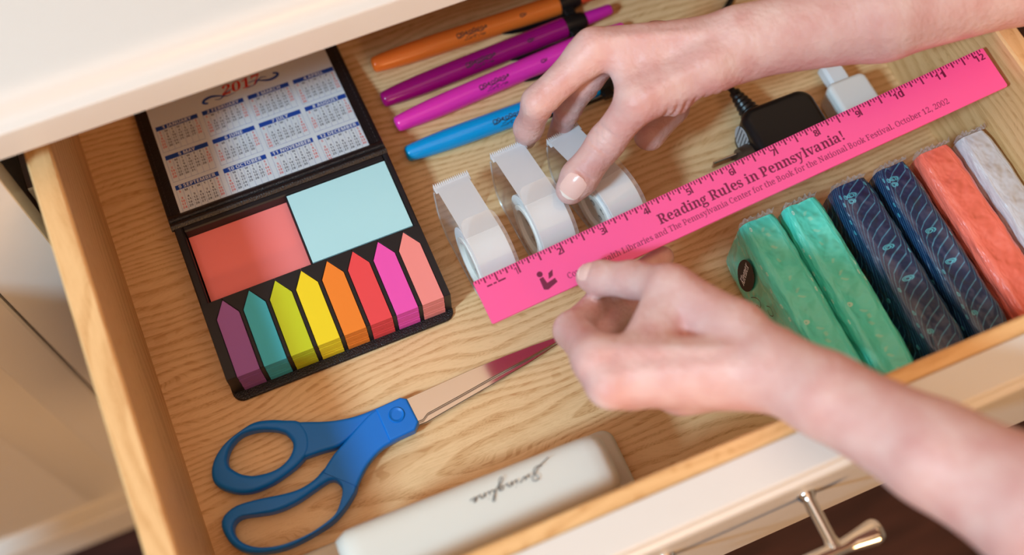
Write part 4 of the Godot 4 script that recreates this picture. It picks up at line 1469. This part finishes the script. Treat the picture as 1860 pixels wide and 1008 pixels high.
func person() -> void:
	var t := thing("person", "two bare forearms reaching in from the right, one hand holding the ruler, one lifting tape", "person", Vector3(0.35, 0.0, 0.15))
	# right hand: wrist, knuckles, joints
	var W := Vector3(0.1423, 0.1150, -0.0302)
	var e1 := Vector3(0.2122, 0.125, -0.0105)
	var e2 := Vector3(0.2928, 0.130, -0.0029)
	var e3 := Vector3(0.345, 0.131, 0.0015)
	var e4 := Vector3(0.560, 0.150, 0.030)
	var I0 := Vector3(0.0726, 0.1060, -0.0616); var I1 := Vector3(0.0384, 0.0850, -0.0549); var I2 := Vector3(0.0335, 0.0600, -0.0559); var I3 := Vector3(0.0396, 0.0200, -0.0718)
	var M0 := Vector3(0.0840, 0.1010, -0.0614); var M1 := Vector3(0.0689, 0.0800, -0.0593); var M2 := Vector3(0.0601, 0.0550, -0.0609); var M3 := Vector3(0.0580, 0.0180, -0.0670)
	var R0 := Vector3(0.0996, 0.0920, -0.0659); var R1 := Vector3(0.1191, 0.0550, -0.0683); var R2 := Vector3(0.1180, 0.0500, -0.0418); var R3 := Vector3(0.0992, 0.0460, -0.0325)
	var P0 := Vector3(0.1176, 0.0800, -0.0720); var P1 := Vector3(0.1375, 0.0500, -0.0788); var P2 := Vector3(0.1386, 0.0400, -0.0669); var P3 := Vector3(0.1364, 0.0400, -0.0553)
	var T0 := Vector3(0.1222, 0.1120, -0.0248); var T1 := Vector3(0.0829, 0.1010, -0.0265); var T2 := Vector3(0.0642, 0.0770, -0.0223); var T3 := Vector3(0.0399, 0.0565, -0.0128)
	var dn := Vector3(0, -1, 0)
	var right := [
		{"s": 0.0024, "b": [[e4, e3, 0.037, 0.028], [e3, e2, 0.028, 0.026], [e2, e1, 0.026, 0.0225], [e1, W, 0.0225, 0.0190],
			[W, I0, 0.0130, 0.0100], [W + Vector3(0.002, -0.003, -0.004), M0, 0.0130, 0.0098], [W + Vector3(0.004, -0.008, -0.008), R0, 0.0120, 0.0088], [W + Vector3(0.008, -0.014, -0.012), P0, 0.0110, 0.0078],
			[W + Vector3(0, -0.004, 0.004), T0, 0.0135, 0.0135], [T0, T1, 0.0130, 0.0115], [T0.lerp(T1, 0.5) + dn * 0.01, W.lerp(M0, 0.5) + dn * 0.016, 0.0120, 0.0110],
			[W + dn * 0.012, W.lerp(R0, 0.6) + dn * 0.016, 0.0110, 0.0100],
			[T1, I0.lerp(W, 0.16), 0.0070, 0.0075], [T1.lerp(T0, 0.3), I0.lerp(W, 0.35), 0.0080, 0.0080], [T1.lerp(T2, 0.12), I0.lerp(W, 0.12) + Vector3(0.004, -0.004, 0.002), 0.0050, 0.0050]]},
		{"s": 0.0018, "b": [[T1, T2, 0.0106, 0.0094], [T2, T3.lerp(T2, 0.25), 0.0094, 0.0097], [T3.lerp(T2, 0.25), T3, 0.0097, 0.0080]]},
		{"s": 0.0018, "b": [[I0, I0.lerp(I1, 0.15), 0.0105, 0.0102], [I0, I1, 0.0102, 0.0085], [I1, I2, 0.0085, 0.0076], [I2, I3, 0.0076, 0.0064]]},
		{"s": 0.0018, "b": [[M0, M1, 0.0092, 0.0078], [M1, M2, 0.0078, 0.0070], [M2, M3, 0.0070, 0.0060]]},
		{"s": 0.0018, "b": [[R0, R1, 0.0088, 0.0084], [R1, R2, 0.0084, 0.0086], [R2, R3, 0.0088, 0.0092]]},
		{"s": 0.0018, "b": [[P0, P1, 0.0078, 0.0066], [P1, P2, 0.0066, 0.0060], [P2, P3, 0.0060, 0.0052]]},
		{"s": 0.0012, "b": [[I0 + Vector3(0.001, 0.0092, 0.002), I0.lerp(W, 0.8) + Vector3(0, 0.0128, 0.002), 0.0024, 0.0020], [M0 + Vector3(0.004, 0.0086, 0.001), M0.lerp(W, 0.8) + Vector3(0, 0.0128, 0.0), 0.0024, 0.0020], [T1 + Vector3(0.002, 0.0105, 0.004), T1.lerp(W, 0.8) + Vector3(-0.004, 0.0128, 0.008), 0.0026, 0.0022]]},
	]
	var cr := []
	var td := (T3 - T2).normalized()
	for k in 5: cr.append([T2 + td * (-0.004 + k * 0.0026) + Vector3(-0.002, 0.008, 0.001), td, 0.0009 if k % 2 else 0.0013, 0.0009, 0.0080])
	for f in [[I0, I1, I2], [I1, I2, I3], [M0, M1, M2], [M1, M2, M3]]:
		var d: Vector3 = ((f[1] - f[0]).normalized() + (f[2] - f[1]).normalized()).normalized()
		for k in 2: cr.append([f[1] + d * (0.0005 + k * 0.0024) + Vector3(0.004, 0.0, 0.006), d, 0.0010, 0.0009, 0.0070])
	cr.append([T3 - td * 0.0095 + Vector3(0, 0.0085, 0.004), td, 0.0012, 0.0010, 0.0060])
	# folds of skin at the root of the thumb
	var ld := (T1 - W).normalized()
	for k in 7: cr.append([T1.lerp(W, 0.10 + k * 0.085) + Vector3(0.004, -0.006, 0.011), (ld + Vector3(0.0, 0.3, 0.0)).normalized(), 0.0016, 0.0013, 0.0090])
	var rm := put_mesh(skin(right, cr, 0.0012), "arm", M.skin, t)
	rm.set_meta("label", "right arm with fingers curled round a tape dispenser")
	var rn := (Vector3(-0.116, 0.63, 0.257) - T3).normalized()
	rn = (rn - td * rn.dot(td)).normalized()
	nail(T3 - td * 0.0045 + rn * 0.0110, (td - rn * 0.12).normalized(), rn, 0.0140, 0.0150, 0.0096, rm)

	# left hand
	var V := Vector3(0.0652, 0.1300, 0.1392)
	var a1 := Vector3(0.0776, 0.1400, 0.1621)
	var a2 := Vector3(0.0996, 0.1580, 0.2056)
	var a3 := Vector3(0.1206, 0.1720, 0.2441)
	var a4 := a3 + (a3 - a2) * 3.2 + Vector3(0.02, 0.04, 0.0)
	var i0 := Vector3(-0.0005, 0.1120, 0.0994); var i1 := Vector3(0.0016, 0.0800, 0.0710); var i2 := Vector3(0.0271, 0.0580, 0.0542); var i3 := Vector3(0.0692, 0.0535, 0.0428)
	var m0 := Vector3(0.0004, 0.1120, 0.1124); var m1 := Vector3(0.0063, 0.0800, 0.0857); var m2 := Vector3(0.0281, 0.0580, 0.0678); var m3 := Vector3(0.0469, 0.0500, 0.0638)
	var r0 := Vector3(0.0093, 0.1050, 0.1159); var r1 := Vector3(0.0141, 0.0680, 0.0986); var r2 := Vector3(0.0339, 0.0480, 0.0878); var r3 := Vector3(0.0467, 0.0500, 0.0841)
	var p0 := Vector3(0.0219, 0.0970, 0.1175); var p1 := Vector3(0.0251, 0.0660, 0.1047); var p2 := Vector3(0.0410, 0.0520, 0.0984); var p3 := Vector3(0.0533, 0.0500, 0.0936)
	var t0 := Vector3(0.0618, 0.1250, 0.1159); var t1 := Vector3(0.0477, 0.1100, 0.0794); var t2 := Vector3(0.0386, 0.0900, 0.0615); var t3 := Vector3(0.0225, 0.0745, 0.0458)
	var left := [
		{"s": 0.0024, "b": [[a4, a3, 0.038, 0.0270], [a3, a2, 0.0270, 0.0215], [a2, a1, 0.0215, 0.0180], [a1, V, 0.0180, 0.0178],
			[V, i0, 0.0130, 0.0104], [V, m0, 0.0130, 0.0104], [V + Vector3(0.0, -0.004, 0.004), r0, 0.0122, 0.0092], [V + Vector3(0.002, -0.009, 0.006), p0, 0.0115, 0.0080],
			[V + Vector3(0, -0.002, -0.006), t0, 0.0135, 0.0125], [t0, t1, 0.0125, 0.0105], [t0.lerp(t1, 0.4) + dn * 0.012, V.lerp(m0, 0.5) + dn * 0.018, 0.0120, 0.0110],
			[V + dn * 0.012, V.lerp(r0, 0.6) + dn * 0.018, 0.0110, 0.0100], [t1.lerp(t0, 0.1), i0.lerp(V, 0.30), 0.0080, 0.0080], [t1.lerp(t2, 0.2), i0.lerp(V, 0.18), 0.0060, 0.0070]]},
		{"s": 0.0018, "b": [[t1, t2, 0.0102, 0.0090], [t2, t3.lerp(t2, 0.3), 0.0090, 0.0084], [t3.lerp(t2, 0.3), t3, 0.0084, 0.0067]]},
		{"s": 0.0018, "b": [[i0, i0.lerp(i1, 0.1), 0.0112, 0.0108], [i0, i1, 0.0106, 0.0090], [i1, i2, 0.0088, 0.0076], [i2, i3, 0.0074, 0.0064]]},
		{"s": 0.0018, "b": [[m0, m0.lerp(m1, 0.1), 0.0112, 0.0108], [m0, m1, 0.0104, 0.0084], [m1, m2, 0.0080, 0.0072], [m2, m3, 0.0072, 0.0062]]},
		{"s": 0.0016, "b": [[r0, r0.lerp(r1, 0.1), 0.0094, 0.0090], [r0, r1, 0.0088, 0.0076], [r1, r2, 0.0076, 0.0070], [r2, r3, 0.0068, 0.0060]]},
		{"s": 0.0016, "b": [[p0, p0.lerp(p1, 0.1), 0.0080, 0.0078], [p0, p1, 0.0076, 0.0066], [p1, p2, 0.0066, 0.0060], [p2, p3, 0.0060, 0.0052]]},
		{"s": 0.0012, "b": [[i0 + Vector3(0.002, 0.0098, 0.0), i0.lerp(V, 0.75) + Vector3(0, 0.0128, -0.003), 0.0020, 0.0014], [m0 + Vector3(0.002, 0.0098, 0.0), m0.lerp(V, 0.75) + Vector3(0, 0.0128, 0.001), 0.0020, 0.0014], [r0 + Vector3(0.002, 0.0082, 0.0), r0.lerp(V, 0.75) + Vector3(0, 0.0120, 0.004), 0.0018, 0.0014], [p0 + Vector3(0.002, 0.0060, 0.003), p0.lerp(V, 0.75) + Vector3(0, 0.0085, 0.011), 0.0020, 0.0016], [t1 + Vector3(0.002, 0.0096, 0.002), t1.lerp(V, 0.75) + Vector3(0, 0.0125, -0.004), 0.0022, 0.0016]]},
	]
	var cl := []
	var ud := (t3 - t2).normalized()
	for k in 3: cl.append([t2 + ud * (-0.003 + k * 0.003) + Vector3(0, 0.0075, 0), ud, 0.0007, 0.0009, 0.0070])
	for f in [[i0, i1, i2], [m0, m1, m2]]:
		var d: Vector3 = ((f[1] - f[0]).normalized() + (f[2] - f[1]).normalized()).normalized()
		for k in 2: cl.append([f[1] + d * k * 0.0026 + Vector3(-0.003, 0.004, 0.0), d, 0.0008, 0.0009, 0.0070])
	var lm := put_mesh(skin(left, cl, 0.0016), "arm", M.skin, t)
	lm.set_meta("label", "left arm with thumb and forefinger pinching the ruler")
	var un := Vector3(-0.25, 0.95, -0.20)
	un = (un - ud * un.dot(ud)).normalized()
	nail(t3 - ud * 0.0034 + un * 0.0090, (ud - un * 0.12).normalized(), un, 0.0118, 0.0125, 0.0080, lm)
